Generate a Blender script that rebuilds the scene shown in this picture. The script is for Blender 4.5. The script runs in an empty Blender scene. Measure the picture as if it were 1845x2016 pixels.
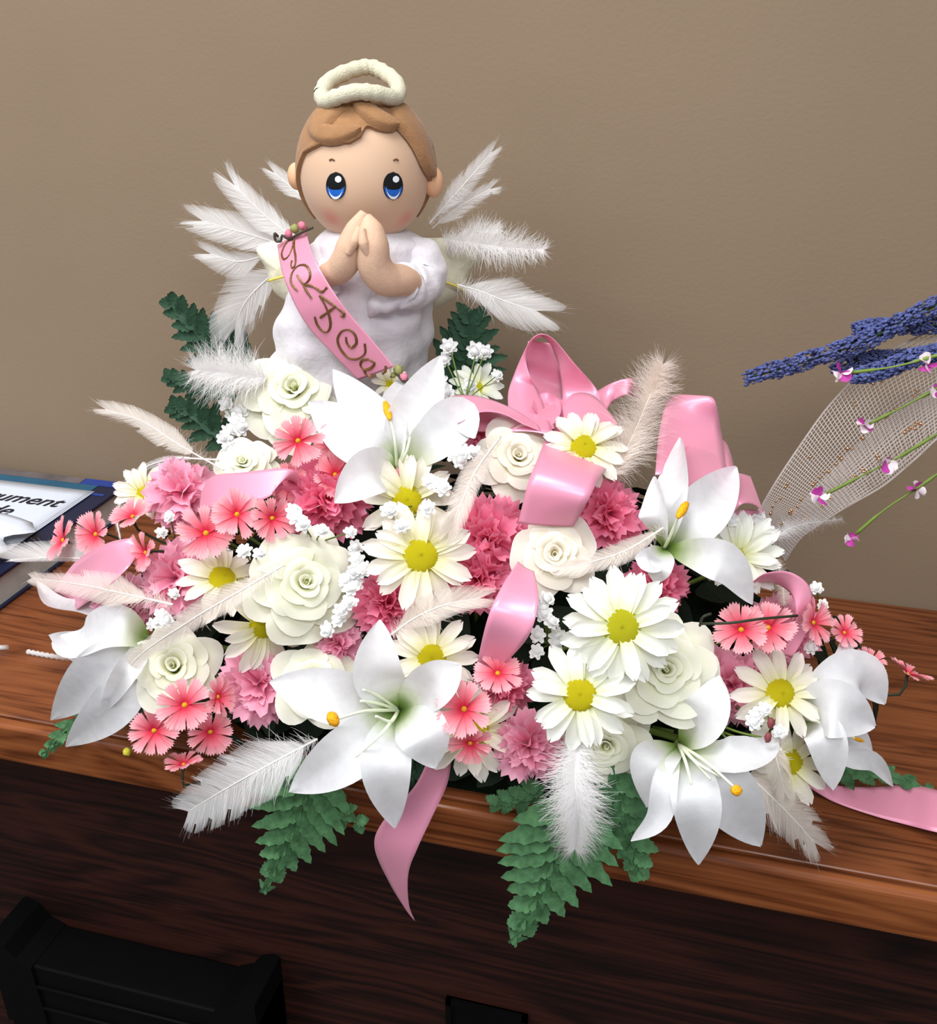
import bpy, math, random
import numpy as np
from mathutils import Vector, Matrix

random.seed(7); rng = np.random.RandomState(7)
SC = bpy.context.scene; COL = SC.collection
Z0 = 1.05                                   # height of the counter top above the floor

# ------------------------------------------------------------------ camera
F = 2000.0; PITCH = math.radians(25.4); YAW = math.radians(15.0)
CAM = np.array([0.150, -0.561, Z0 + 0.52])
UPZ = np.array([0., 0., 1.])
fh = np.array([-math.sin(YAW), math.cos(YAW), 0.])
FW = fh * math.cos(PITCH) - UPZ * math.sin(PITCH)
RT = np.array([math.cos(YAW), math.sin(YAW), 0.]); UP = np.cross(RT, FW)
cd = bpy.data.cameras.new('camera'); cam = bpy.data.objects.new('camera', cd); COL.objects.link(cam)
cam.matrix_world = Matrix(((RT[0], UP[0], -FW[0], CAM[0]), (RT[1], UP[1], -FW[1], CAM[1]),
                           (RT[2], UP[2], -FW[2], CAM[2]), (0, 0, 0, 1)))
cd.sensor_fit = 'VERTICAL'; cd.sensor_height = 24.0; cd.lens = F / 2016.0 * 24.0
cd.clip_start = 0.02; SC.camera = cam

# ------------------------------------------------------------------ world, lamps, exposure
wd = bpy.data.worlds.new('world'); SC.world = wd; wd.use_nodes = True
wb = wd.node_tree.nodes['Background']
wb.inputs[0].default_value = (0.93, 0.96, 1.0, 1); wb.inputs[1].default_value = 0.43

def area(name, loc, target, sx, sy, power, col):
    l = bpy.data.lights.new(name, 'AREA'); l.shape = 'RECTANGLE'; l.size = sx; l.size_y = sy
    l.energy = power; l.color = col
    o = bpy.data.objects.new(name, l); COL.objects.link(o); o.location = loc
    o.rotation_euler = (Vector(target) - Vector(loc)).to_track_quat('-Z', 'Y').to_euler(); return o
area('ceiling_panel_light', (-0.45, -0.38, 2.62), (-0.45, -0.38, 0), 1.2, 0.6, 27, (0.99, 0.98, 0.97))
area('ceiling_panel_light', (0.55, -1.45, 2.62), (0.55, -1.45, 0), 1.2, 0.6, 32, (0.96, 0.98, 1.0))
area('ceiling_panel_light', (-1.5, -1.35, 2.62), (-1.5, -1.35, 0), 1.2, 0.6, 25, (0.96, 0.98, 1.0))
vs = SC.view_settings
vs.view_transform = 'Standard'; vs.look = 'None'; vs.gamma = 1.0; vs.use_curve_mapping = False
vs.exposure = 0.0

# ------------------------------------------------------------------ pixel to point helpers (photograph is 1845 x 2016)
def ray(px, py): return FW * F + RT * (px - 922.5) - UP * (py - 1008.0)
def onz(px, py, z):
    d = ray(px, py); return CAM + d * ((Z0 + z - CAM[2]) / d[2])
def W(px, py, Y):
    d = ray(px, py); return CAM + d * ((Y - CAM[1]) / d[1])
MC = np.array([-0.04, 0.16, Z0]); MR = np.array([0.40, 0.21, 0.26])     # the mound the flowers sit on
def M(px, py, off=0.0):
    d = ray(px, py); d = d / np.linalg.norm(d)
    o = (CAM - MC) / MR; e = d / MR
    A = e @ e; B = o @ e; Cc = o @ o - 1; D = B * B - A * Cc
    t = (-B - math.sqrt(D)) / A if D > 0 else -B / A
    p = CAM + d * (t - off)
    lim = onz(px, py, 0.006)
    if lim[1] < -0.012: lim = W(px, py, -0.012)
    if (p - CAM) @ d > (lim - CAM) @ d: p = lim
    return p
def MP(l): return [M(*q) for q in l]
def WP(l): return [W(*q) for q in l]
def px2m(p): return ((p - CAM) @ FW) / F
def nrm(v): return v / (np.linalg.norm(v) + 1e-12)
def tocam(p): return nrm(CAM - p)
def spline(pts, n):
    """Catmull-Rom through the points, n samples."""
    P = [np.array(p, float) for p in pts]
    if len(P) == 2: P = [P[0], (P[0] + P[1]) / 2, P[1]]
    P = [2 * P[0] - P[1]] + P + [2 * P[-1] - P[-2]]
    m = len(P) - 3; out = []
    for i in range(n):
        x = i / (n - 1) * m; k = min(int(x), m - 1); t = x - k
        a, b, c, d = P[k:k + 4]
        out.append(0.5 * ((2 * b) + (c - a) * t + (2 * a - 5 * b + 4 * c - d) * t * t + (3 * b - a - 3 * c + d) * t ** 3))
    return np.array(out)

# ------------------------------------------------------------------ object helpers
def tag(o, label=None, cat=None, group=None, kind=None):
    if label: o['label'] = label
    if cat: o['category'] = cat
    if group: o['group'] = group
    if kind: o['kind'] = kind
    return o
def empty(name, loc, label, cat, group=None, rot=None):
    o = bpy.data.objects.new(name, None); o.empty_display_size = 0.01; COL.objects.link(o)
    if rot is not None:
        m = rot.to_4x4(); m.translation = Vector(loc); o.matrix_world = m
    else: o.location = Vector(loc)
    return tag(o, label, cat, group)
def mesh(name, V, Fc, mat, along=None, smooth=True):
    me = bpy.data.meshes.new(name)
    me.from_pydata([tuple(map(float, v)) for v in V], [], [tuple(map(int, f)) for f in Fc]); me.update()
    if smooth: me.polygons.foreach_set('use_smooth', [True] * len(me.polygons))
    if along is not None:
        a = me.attributes.new('along', 'FLOAT', 'POINT'); a.data.foreach_set('value', [float(x) for x in along])
    if mat: me.materials.append(mat)
    return me
def link(name, me, parent=None, mw=None):
    o = bpy.data.objects.new(name, me); COL.objects.link(o)
    if parent: o.parent = parent
    if mw is not None: o.matrix_local = mw
    return o
def gridmesh(P):
    P = np.asarray(P); nu, nv = P.shape[:2]
    V = P.reshape(-1, 3)
    Fc = [(i * nv + j, i * nv + j + 1, (i + 1) * nv + j + 1, (i + 1) * nv + j) for i in range(nu - 1) for j in range(nv - 1)]
    al = np.repeat(np.linspace(0, 1, nu), nv)
    return V, Fc, al
class MB:
    """collects geometry for one mesh object"""
    def __init__(s): s.V = []; s.F = []; s.A = []
    def add(s, V, Fc, al=None):
        o = len(s.V); s.V += list(V); s.F += [tuple(i + o for i in f) for f in Fc]
        s.A += list(al) if al is not None else [0.0] * len(V); return s
    def grid(s, P): return s.add(*gridmesh(P))
    def tube(s, pts, rad, k=6, caps=True):
        pts = np.asarray(pts); n = len(pts)
        rad = np.full(n, rad) if np.isscalar(rad) else np.asarray(rad)
        T = np.gradient(pts, axis=0); T = np.array([nrm(t) for t in T])
        a = np.array([0, 0, 1.]) if abs(T[0][2]) < .9 else np.array([1., 0, 0]); N = nrm(np.cross(T[0], a))
        V = []
        for i in range(n):
            N = nrm(N - T[i] * (N @ T[i])); Bn = np.cross(T[i], N)
            for j in range(k):
                w = 2 * math.pi * j / k; V.append(pts[i] + rad[i] * (math.cos(w) * N + math.sin(w) * Bn))
        Fc = [(i * k + j, i * k + (j + 1) % k, (i + 1) * k + (j + 1) % k, (i + 1) * k + j) for i in range(n - 1) for j in range(k)]
        al = list(np.repeat(np.linspace(0, 1, n), k))
        if caps:
            V += [pts[0], pts[-1]]; al += [0, 1]; b = n * k
            Fc += [(b, (j + 1) % k, j) for j in range(k)] + [(b + 1, (n - 1) * k + j, (n - 1) * k + (j + 1) % k) for j in range(k)]
        return s.add(V, Fc, al)
    def ball(s, c, r, nu=8, nv=6, axes=None, bump=0.0):
        c = np.asarray(c, float); r = np.ones(3) * r if np.isscalar(r) else np.asarray(r, float)
        A = np.eye(3) if axes is None else np.asarray(axes)
        V = []; Fc = []
        for i in range(nv + 1):
            th = math.pi * i / nv
            for j in range(nu):
                ph = 2 * math.pi * j / nu
                q = np.array([math.sin(th) * math.cos(ph), math.sin(th) * math.sin(ph), math.cos(th)]) * r
                if bump: q = q * (1 + bump * rng.uniform(-1, 1))
                V.append(c + q @ A)
        for i in range(nv):
            for j in range(nu):
                Fc.append((i * nu + j, (i + 1) * nu + j, (i + 1) * nu + (j + 1) % nu, i * nu + (j + 1) % nu))
        return s.add(V, Fc)
    def box(s, a, b):
        x0, y0, z0 = a; x1, y1, z1 = b
        V = [(x0, y0, z0), (x1, y0, z0), (x1, y1, z0), (x0, y1, z0), (x0, y0, z1), (x1, y0, z1), (x1, y1, z1), (x0, y1, z1)]
        return s.add([np.array(v, float) for v in V], [(0, 3, 2, 1), (4, 5, 6, 7), (0, 1, 5, 4), (1, 2, 6, 5), (2, 3, 7, 6), (3, 0, 4, 7)])
    def build(s, name, mat, parent=None, origin=None, smooth=True):
        V = np.array(s.V)
        if origin is not None: V = V - np.asarray(origin)
        return link(name, mesh(name, V, s.F, mat, s.A, smooth), parent)
def bevel(o, w, n=3):
    m = o.modifiers.new('bevel', 'BEVEL'); m.width = w; m.segments = n; m.limit_method = 'ANGLE'; return o
def solidify(o, w):
    m = o.modifiers.new('solid', 'SOLIDIFY'); m.thickness = w; m.offset = 0; return o

# ------------------------------------------------------------------ materials
def newmat(name):
    m = bpy.data.materials.new(name); m.use_nodes = True
    nt = m.node_tree; nt.nodes.clear(); out = nt.nodes.new('ShaderNodeOutputMaterial'); return m, nt, out
def lin(c):   # sRGB 0-255 to linear
    return tuple(((x / 255) / 12.92 if x / 255 <= .04045 else ((x / 255 + .055) / 1.055) ** 2.4) for x in c) + (1,)
def ramp(nt, stops):
    r = nt.nodes.new('ShaderNodeValToRGB'); e = r.color_ramp.elements
    while len(e) < len(stops): e.new(0.5)
    for k, (p, c) in enumerate(stops): e[k].position = p; e[k].color = c
    return r
def petal_mat(name, stops, trans=0.35, rough=0.6, spec=0.25, noise=0.08, vein=0.0):
    """fabric petal: colour runs along the petal from base to tip, some light passes through"""
    m, nt, out = newmat(name); N = nt.nodes; L = nt.links
    at = N.new('ShaderNodeAttribute'); at.attribute_name = 'along'
    rp = ramp(nt, [(p, lin(c)) for p, c in stops]); L.new(at.outputs['Fac'], rp.inputs[0])
    tc = N.new('ShaderNodeTexCoord'); nz = N.new('ShaderNodeTexNoise'); nz.inputs['Scale'].default_value = 120
    L.new(tc.outputs['Object'], nz.inputs['Vector'])
    mul = N.new('ShaderNodeMixRGB'); mul.blend_type = 'MULTIPLY'; mul.inputs[0].default_value = 1
    rr = ramp(nt, [(0.3, (1 - noise,) * 3 + (1,)), (0.7, (1, 1, 1, 1))]); L.new(nz.outputs['Fac'], rr.inputs[0])
    L.new(rp.outputs[0], mul.inputs[1]); L.new(rr.outputs[0], mul.inputs[2])
    p = N.new('ShaderNodeBsdfPrincipled'); p.inputs['Roughness'].default_value = rough
    p.inputs['Specular IOR Level'].default_value = spec
    L.new(mul.outputs[0], p.inputs['Base Color'])
    bp = N.new('ShaderNodeBump'); bp.inputs['Strength'].default_value = 0.12; bp.inputs['Distance'].default_value = 0.001
    nf = N.new('ShaderNodeTexNoise'); nf.inputs['Scale'].default_value = 900; L.new(tc.outputs['Object'], nf.inputs['Vector'])
    L.new(nf.outputs['Fac'], bp.inputs['Height']); L.new(bp.outputs[0], p.inputs['Normal'])
    t = N.new('ShaderNodeBsdfTranslucent'); L.new(mul.outputs[0], t.inputs['Color'])
    mx = N.new('ShaderNodeMixShader'); mx.inputs[0].default_value = trans
    L.new(p.outputs[0], mx.inputs[1]); L.new(t.outputs[0], mx.inputs[2]); L.new(mx.outputs[0], out.inputs[0]); return m
def plain(name, c, rough=0.6, spec=0.3, metal=0.0, noise=0.1, nscale=60, bump=0.0, bscale=400, sheen=0.0, trans=0.0, aniso=0.0):
    m, nt, out = newmat(name); N = nt.nodes; L = nt.links
    p = N.new('ShaderNodeBsdfPrincipled'); p.inputs['Roughness'].default_value = rough
    p.inputs['Specular IOR Level'].default_value = spec; p.inputs['Metallic'].default_value = metal
    p.inputs['Sheen Weight'].default_value = sheen
    tc = N.new('ShaderNodeTexCoord'); nz = N.new('ShaderNodeTexNoise'); nz.inputs['Scale'].default_value = nscale; nz.inputs['Detail'].default_value = 5
    L.new(tc.outputs['Object'], nz.inputs['Vector'])
    c = lin(c); rp = ramp(nt, [(0.3, tuple(x * (1 - noise) for x in c[:3]) + (1,)), (0.7, tuple(min(1, x * (1 + noise)) for x in c[:3]) + (1,))])
    L.new(nz.outputs['Fac'], rp.inputs[0]); L.new(rp.outputs[0], p.inputs['Base Color'])
    if bump:
        nb = N.new('ShaderNodeTexNoise'); nb.inputs['Scale'].default_value = bscale; L.new(tc.outputs['Object'], nb.inputs['Vector'])
        bp = N.new('ShaderNodeBump'); bp.inputs['Strength'].default_value = bump; bp.inputs['Distance'].default_value = 0.002
        L.new(nb.outputs['Fac'], bp.inputs['Height']); L.new(bp.outputs[0], p.inputs['Normal'])
    if trans:
        t = N.new('ShaderNodeBsdfTranslucent'); L.new(rp.outputs[0], t.inputs['Color'])
        mx = N.new('ShaderNodeMixShader'); mx.inputs[0].default_value = trans
        L.new(p.outputs[0], mx.inputs[1]); L.new(t.outputs[0], mx.inputs[2]); L.new(mx.outputs[0], out.inputs[0])
    else: L.new(p.outputs[0], out.inputs[0])
    return m
def feather_mat(name, c, clear):
    m = plain(name, c, .7, .2, noise=.02, trans=.45); nt = m.node_tree; out = [x for x in nt.nodes if x.type == 'OUTPUT_MATERIAL'][0]
    sh = out.inputs[0].links[0].from_socket; t = nt.nodes.new('ShaderNodeBsdfTransparent'); mx = nt.nodes.new('ShaderNodeMixShader')
    at = nt.nodes.new('ShaderNodeAttribute'); at.attribute_name = 'along'; rp = ramp(nt, [(0, (clear,) * 3 + (1,)), (.55, (clear + .1,) * 3 + (1,)), (1, (.86, .86, .86, 1))])
    nt.links.new(at.outputs['Fac'], rp.inputs[0]); nt.links.new(rp.outputs[0], mx.inputs[0]); nt.links.new(sh, mx.inputs[1]); nt.links.new(t.outputs[0], mx.inputs[2]); nt.links.new(mx.outputs[0], out.inputs[0]); return m
def wood(name, dark, mid, light, sc=1.0, rough=0.35, seed=0.0):
    m, nt, out = newmat(name); N = nt.nodes; L = nt.links
    tc = N.new('ShaderNodeTexCoord'); mp = N.new('ShaderNodeMapping')
    mp.inputs['Location'].default_value = (seed, seed * .7, seed * .3); mp.inputs['Scale'].default_value = (1.0 * sc, 9 * sc, 9 * sc)
    L.new(tc.outputs['Object'], mp.inputs['Vector'])
    n1 = N.new('ShaderNodeTexNoise'); n1.inputs['Scale'].default_value = 2.2; n1.inputs['Detail'].default_value = 3; n1.inputs['Distortion'].default_value = .6
    L.new(mp.outputs[0], n1.inputs['Vector'])
    k = N.new('ShaderNodeMath'); k.operation = 'MULTIPLY'; k.inputs[1].default_value = 9.0; L.new(n1.outputs['Fac'], k.inputs[0])
    fr = N.new('ShaderNodeMath'); fr.operation = 'PINGPONG'; fr.inputs[1].default_value = 0.5; L.new(k.outputs[0], fr.inputs[0])
    mp2 = N.new('ShaderNodeMapping'); mp2.inputs['Scale'].default_value = (9 * sc, 330 * sc, 330 * sc); L.new(tc.outputs['Object'], mp2.inputs['Vector'])
    n2 = N.new('ShaderNodeTexNoise'); n2.inputs['Scale'].default_value = 1.0; n2.inputs['Detail'].default_value = 4; L.new(mp2.outputs[0], n2.inputs['Vector'])
    ad = N.new('ShaderNodeMath'); ad.operation = 'MULTIPLY_ADD'; ad.inputs[1].default_value = 0.9; L.new(fr.outputs[0], ad.inputs[0]); L.new(n2.outputs['Fac'], ad.inputs[2])
    rp = ramp(nt, [(0.42, lin(dark)), (0.66, lin(mid)), (0.95, lin(light))]); L.new(ad.outputs[0], rp.inputs[0])
    p = N.new('ShaderNodeBsdfPrincipled'); p.inputs['Roughness'].default_value = rough; p.inputs['Specular IOR Level'].default_value = .35
    L.new(rp.outputs[0], p.inputs['Base Color'])
    bp = N.new('ShaderNodeBump'); bp.inputs['Strength'].default_value = .08; bp.inputs['Distance'].default_value = .001
    L.new(n2.outputs['Fac'], bp.inputs['Height']); L.new(bp.outputs[0], p.inputs['Normal'])
    L.new(p.outputs[0], out.inputs[0]); return m

MT = {
 'wall': plain('beige_wall_paint', (137, 119, 99), .85, .15, noise=.03, nscale=6, bump=.12, bscale=260),
 'floor': plain('floor_carpet', (70, 62, 58), .95, .1, noise=.25, nscale=300),
 'oak': wood('oak_top', (80, 40, 20), (112, 61, 33), (126, 72, 41), 1.0, .34),
 'oak_edge': wood('oak_edge', (84, 42, 20), (118, 64, 33), (138, 80, 44), 1.0, .26, 3.1),
 'oak_panel': wood('oak_panel', (21, 9, 8), (39, 17, 13), (58, 27, 19), .7, .5, 7.7),  # same dark wood, colour lowered further for the shade under the overhang
 'black': plain('black_metal', (7, 7, 8), .65, .12, noise=.15, nscale=20),
 'lily': petal_mat('lily_petal', [(0, (58, 88, 28)), (.09, (150, 182, 96)), (.2, (226, 234, 208)), (.32, (243, 244, 246)), (1, (246, 246, 250))], .35, .55),
 'lily_pink': petal_mat('lily_petal_blush', [(0, (150, 170, 90)), (.10, (235, 228, 214)), (.3, (246, 236, 238)), (1, (247, 240, 243))], .35, .55),
 'filament': plain('lily_filament', (235, 240, 215), .5, .3),
 'anther': plain('lily_anther', (248, 170, 30), .7, .2, noise=.2, nscale=500, bump=.6, bscale=900),
 'daisy': petal_mat('daisy_petal', [(0, (216, 208, 90)), (.3, (240, 236, 178)), (.6, (250, 246, 226)), (1, (252, 245, 239))], .35, .6),
 'daisy_white': petal_mat('white_daisy_petal', [(0, (226, 226, 110)), (.28, (240, 243, 196)), (.55, (247, 249, 234)), (1, (249, 251, 246))], .35, .6),
 'disc': plain('daisy_disc', (250, 228, 34), .85, .1, noise=.12, nscale=300, bump=.8, bscale=1200),
 'disc_green': plain('green_daisy_disc', (232, 226, 44), .85, .1, noise=.12, nscale=300, bump=.8, bscale=1200),
 'rose': petal_mat('cream_rose_petal', [(0, (196, 206, 104)), (.4, (238, 241, 196)), (1, (250, 249, 236))], .35, .6),
 'rose_blush': petal_mat('blush_rose_petal', [(0, (222, 222, 140)), (.4, (248, 243, 210)), (1, (252, 245, 236))], .35, .6),
 'carn': petal_mat('carnation_petal', [(0, (206, 40, 96)), (.4, (244, 108, 150)), (1, (253, 160, 190))], .38, .65),
 'carn_light': petal_mat('light_carnation_petal', [(0, (222, 90, 140)), (.4, (249, 156, 188)), (1, (254, 192, 214))], .38, .65),
 'cosmos': petal_mat('cosmos_petal', [(0, (196, 20, 52)), (.2, (228, 56, 84)), (.5, (249, 130, 146)), (1, (255, 186, 194))], .3, .65),
 'cosmos_disc': plain('cosmos_disc', (205, 150, 40), .8, .1, noise=.3, nscale=600),
 'breath': petal_mat('babys_breath_petal', [(0, (250, 251, 250)), (1, (255, 255, 255))], .25, .6),
 'stem': plain('green_stem', (96, 120, 52), .6, .3),
 'stem_dark': plain('dark_stem', (46, 52, 36), .6, .3),
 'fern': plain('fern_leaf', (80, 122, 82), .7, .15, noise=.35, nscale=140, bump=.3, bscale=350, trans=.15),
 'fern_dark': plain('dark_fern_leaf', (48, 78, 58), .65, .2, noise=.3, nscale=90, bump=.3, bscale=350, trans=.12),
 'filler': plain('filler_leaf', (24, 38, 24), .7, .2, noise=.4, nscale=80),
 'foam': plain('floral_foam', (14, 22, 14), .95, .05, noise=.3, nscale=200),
 'feather': feather_mat('white_feather', (250, 249, 249), .2),
 'feather_warm': feather_mat('ivory_feather', (248, 240, 232), .2),
 'shaft': plain('feather_shaft', (240, 238, 230), .4, .4, noise=.02),
 'satin': plain('pink_satin', (238, 156, 184), .37, .8, metal=.12, noise=.03, nscale=8, sheen=.1, trans=.12),
 'gold': plain('gold_ink', (108, 72, 38), .35, .5, metal=.25, noise=.15, nscale=80),
 'skin': None, 'hair': plain('tan_felt_hair', (158, 118, 82), .85, .1, noise=.08, nscale=150, bump=.25, bscale=800, sheen=.2),
 'ear': plain('doll_ear_cloth', (224, 176, 140), .8, .15, noise=.03),
 'halo': plain('cream_terry_halo', (206, 202, 178), .9, .1, noise=.05, nscale=300, bump=.45, bscale=900, sheen=.2),
 'velvet': plain('white_velvet', (216, 212, 217), .6, .25, noise=.03, nscale=90, bump=.35, bscale=220, sheen=.4),
 'wing': plain('cream_wing_cloth', (232, 228, 204), .7, .2, noise=.04, nscale=90, bump=.2, bscale=300),
 'trim_yellow': plain('yellow_piping', (214, 198, 96), .6, .2),
 'eye_black': plain('black_eye_print', (10, 11, 16), .45, .35, noise=0),
 'eye_blue': plain('blue_eye_print', (30, 102, 200), .45, .35, noise=.05),
 'eye_white': plain('white_eye_print', (235, 238, 244), .45, .35, noise=0),
 'brow': plain('brow_print', (120, 84, 60), .6, .2, noise=0),
 'lavender': plain('lavender_floret', (84, 93, 144), .75, .2, noise=.3, nscale=160),
 'lav_green': plain('lavender_stem', (60, 84, 50), .7, .2),
 'net': plain('white_net_thread', (206, 196, 192), .4, .5, noise=.02, trans=.25),
 'glitter': plain('gold_glitter', (250, 190, 140), .2, .8, metal=1, noise=0),
 'bud_mag': plain('magenta_bud', (176, 60, 150), .6, .2, noise=.2, nscale=200),
 'bud_white': plain('white_bud', (240, 226, 232), .6, .2, noise=.05, trans=.2),
 'stem_lime': plain('lime_stem', (112, 136, 58), .6, .3, noise=.2, nscale=40),
 'navy': plain('navy_cover', (24, 30, 58), .35, .4, noise=.1, nscale=20),
 'blue': plain('blue_cover_print', (36, 62, 140), .35, .4, noise=.1, nscale=20),
 'teal': plain('teal_print', (34, 88, 116), .35, .4, noise=.1, nscale=20),
 'photo_print': plain('grey_brown_print', (104, 96, 98), .4, .3, noise=.4, nscale=25),
 'paper': plain('white_paper', (214, 220, 232), .5, .3, noise=.03, nscale=12),
 'pages': plain('page_block', (190, 188, 184), .8, .1, noise=.1, nscale=60),
 'ink': plain('black_ink', (28, 30, 40), .5, .3, noise=0),
 'wire': plain('dark_wire', (58, 54, 44), .4, .5, noise=.2),
 'bud_green': plain('olive_bud', (140, 140, 84), .6, .3, noise=.2),
 'bud_pink': plain('dusty_pink_bud', (206, 120, 140), .6, .3, noise=.1),
 'yellow': plain('yellow_bud', (228, 216, 70), .6, .3),
 'maroon': plain('maroon_bud', (128, 62, 66), .6, .3, noise=.2),
}

# ------------------------------------------------------------------ setting
tag(bevel(MB().box((-3, .40, 0), (3, .52, 2.7)).build('wall_back', MT['wall'], smooth=False), .001), 'plain beige painted wall behind the counter', kind='structure')
tag(MB().box((-3, -3.2, -.05), (3, .52, 0)).build('floor', MT['floor'], smooth=False), 'dark floor below the counter', kind='structure')

cn = empty('wooden_counter', (0, 0.2, 0), 'long reddish brown oak counter with a thick front edge against the beige wall', 'counter')
co = np.array((0, .2, 0.))
PY = .17      # the front panel stands back under the overhang
bevel(MB().box((-1.5, .012, Z0 - .040), (1.3, .398, Z0)).build('counter_top', MT['oak'], cn, co, False), .002)
eb = MB().box((-1.5, 0, Z0 - .0405), (1.3, .0118, Z0 - .0004)).build('front_edge', MT['oak_edge'], cn, co, False); bevel(eb, .005, 4)
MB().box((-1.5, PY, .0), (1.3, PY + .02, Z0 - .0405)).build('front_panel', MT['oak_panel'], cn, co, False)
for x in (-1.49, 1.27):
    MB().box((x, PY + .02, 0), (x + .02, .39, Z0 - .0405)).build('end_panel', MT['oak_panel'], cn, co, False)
# recessed slot in the panel; its dark hollow is put in as black plate
sp = MB()
a, b = W(880, 1955, PY), W(1040, 2000, PY)
x0, x1, z1 = a[0], b[0], (a[2] + b[2]) / 2
sp.box((x0, PY - .006, z1 - .07), (x0 + .006, PY, z1)).box((x1 - .006, PY - .006, z1 - .07), (x1, PY, z1)).box((x0, PY - .006, z1 - .008), (x1, PY, z1)).box((x0, PY - .002, z1 - .07), (x1, PY, z1))
tag(sp.build('dark_slot', MT['black'], cn, co, False), 'small recessed slot in the wooden front, its dark hollow shown by a black plate')

# black ledge with raised end brackets, low on the left
rk = empty('black_ledge', (-.42, .12, Z0 - .45), 'black ledge with raised end brackets low on the dark wooden front', 'ledge')
ro = np.array((-.42, .12, Z0 - .45)); RY = .12
zt = W(250, 1890, RY)[2] - .032
lx0, lx1 = W(0, 1800, RY)[0] - .012, W(550, 1960, RY)[0] - .022
tag(bevel(MB().box((lx0, RY - .012, zt - .16), (lx1, PY, zt)).build('ledge_board', MT['black'], rk, ro, False), .003), None)
for k in range(3):
    MB().tube([(lx0 + .01, RY - .014, zt - .03 - .035 * k), (lx1 - .02, RY - .014, zt - .03 - .035 * k)], .0025, 6).build('rib', MT['black'], rk, ro)
for xa, sgn in ((lx1, -1), (lx0 + .03, 1)):
    V = []
    prof = [(0, -.10), (0, .030), (-.008, .032), (-.022, .027), (-.034, .010), (-.052, 0.001), (-.056, -.10)]
    if sgn > 0: prof = [(-x - .03, z) for x, z in prof]
    for y in (RY - .016, PY): V += [np.array((xa + x, y, zt + z)) for x, z in prof]
    n = len(prof)
    Fc = [tuple(range(n)), tuple(range(2 * n - 1, n - 1, -1))] + [(i, (i + 1) % n, n + (i + 1) % n, n + i) for i in range(n)]
    MB().add(V, Fc).build('end_bracket', MT['black'], rk, ro, False)

# ------------------------------------------------------------------ books and papers at the left
bk = empty('hardcover_book', (-.68, .3, Z0), 'dark navy book with blue and teal printed cover lying flat by the wall', 'book')
bo = np.array((-.68, .3, Z0))
bx1, by0, by1 = -.522, .13, .396
bevel(MB().box((-.85, by0, Z0), (bx1, by1, Z0 + .003)).build('back_cover', MT['navy'], bk, bo, False), .001)
MB().box((-.85, by0 + .004, Z0 + .003), (bx1 - .004, by1 - .003, Z0 + .032)).build('page_block', MT['pages'], bk, bo, False)
bevel(MB().box((-.85, by0, Z0 + .032), (bx1, by1, Z0 + .036)).build('front_cover', MT['navy'], bk, bo, False), .001)
zt = Z0 + .0361
MB().box((-.85, .380, zt), (-.578, .395, zt + .0004)).build('cover_picture', MT['photo_print'], bk, bo, False)
MB().box((-.577, .380, zt), (-.53, .395, zt + .0004)).build('cover_patch', MT['blue'], bk, bo, False)
MB().box((-.85, .364, zt), (-.552, .3795, zt + .0004)).build('cover_band', MT['teal'], bk, bo, False)
MB().box((-.55, .355, zt), (-.53, .360, zt + .0004)).build('cover_line', MT['blue'], bk, bo, False)
pp = empty('instruction_booklet', (-.68, .25, Z0 + .0366), 'white stapled booklet titled in bold italics lying on the navy book', 'booklet')
po = np.array((-.68, .25, Z0 + .0366)); zp = Z0 + .0366
for k in range(3):
    P = np.array([[(x, y, zp + .0007 * k + .0008)
                   for x in np.linspace(-.85, -.545 - .002 * k, 14)] for y in np.linspace(.14, .362 - .002 * k, 16)])
    solidify(MB().grid(P).build('sheet', MT['paper'], pp, po), .0004)
def text_mesh(name, s, size, mw, mat, parent, origin, shear=.3, ext=.00005):
    c = bpy.data.curves.new(name, 'FONT'); c.body = s; c.size = size; c.shear = shear; c.extrude = ext; c.align_x = 'RIGHT'; c.offset = size * .012
    o = bpy.data.objects.new(name, c); COL.objects.link(o)
    me = bpy.data.meshes.new_from_object(o.evaluated_get(bpy.context.evaluated_depsgraph_get())); bpy.data.objects.remove(o)
    me.materials.clear(); me.materials.append(mat)
    q = link(name, me, parent); m = mw.copy(); m.translation = m.translation - Vector(origin); q.matrix_local = m; return q
ttl = onz(108, 998, .0396); ttl2 = onz(26, 1004, .0396)
text_mesh('title_lettering', 'Instrument', .0322, Matrix.Translation(ttl), MT['ink'], pp, po)
text_mesh('title_lettering', 'Guide', .0322, Matrix.Translation((ttl2[0], ttl[1] - .032, ttl[2])), MT['ink'], pp, po)
# crumpled white leaflet in front of it
lf = MB(); P = []
for i in range(18):
    row = []
    for j in range(18):
        x = -.80 + .262 * j / 17; y = .13 + .125 * i / 17
        z = Z0 + .0415 + .006 * math.sin(22 * x + 9 * y) * math.sin(16 * y - 7 * x) + .004 * abs(math.sin(40 * (x - y))) + .004
        row.append((x + .01 * math.sin(i), y, z))
    P.append(row)
lo = solidify(lf.grid(P).build('crumpled_leaflet', MT['paper'], None, None, True), .0005)
tag(lo, 'crumpled blank white leaflet lying over the booklet at the left edge', 'paper')

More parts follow.
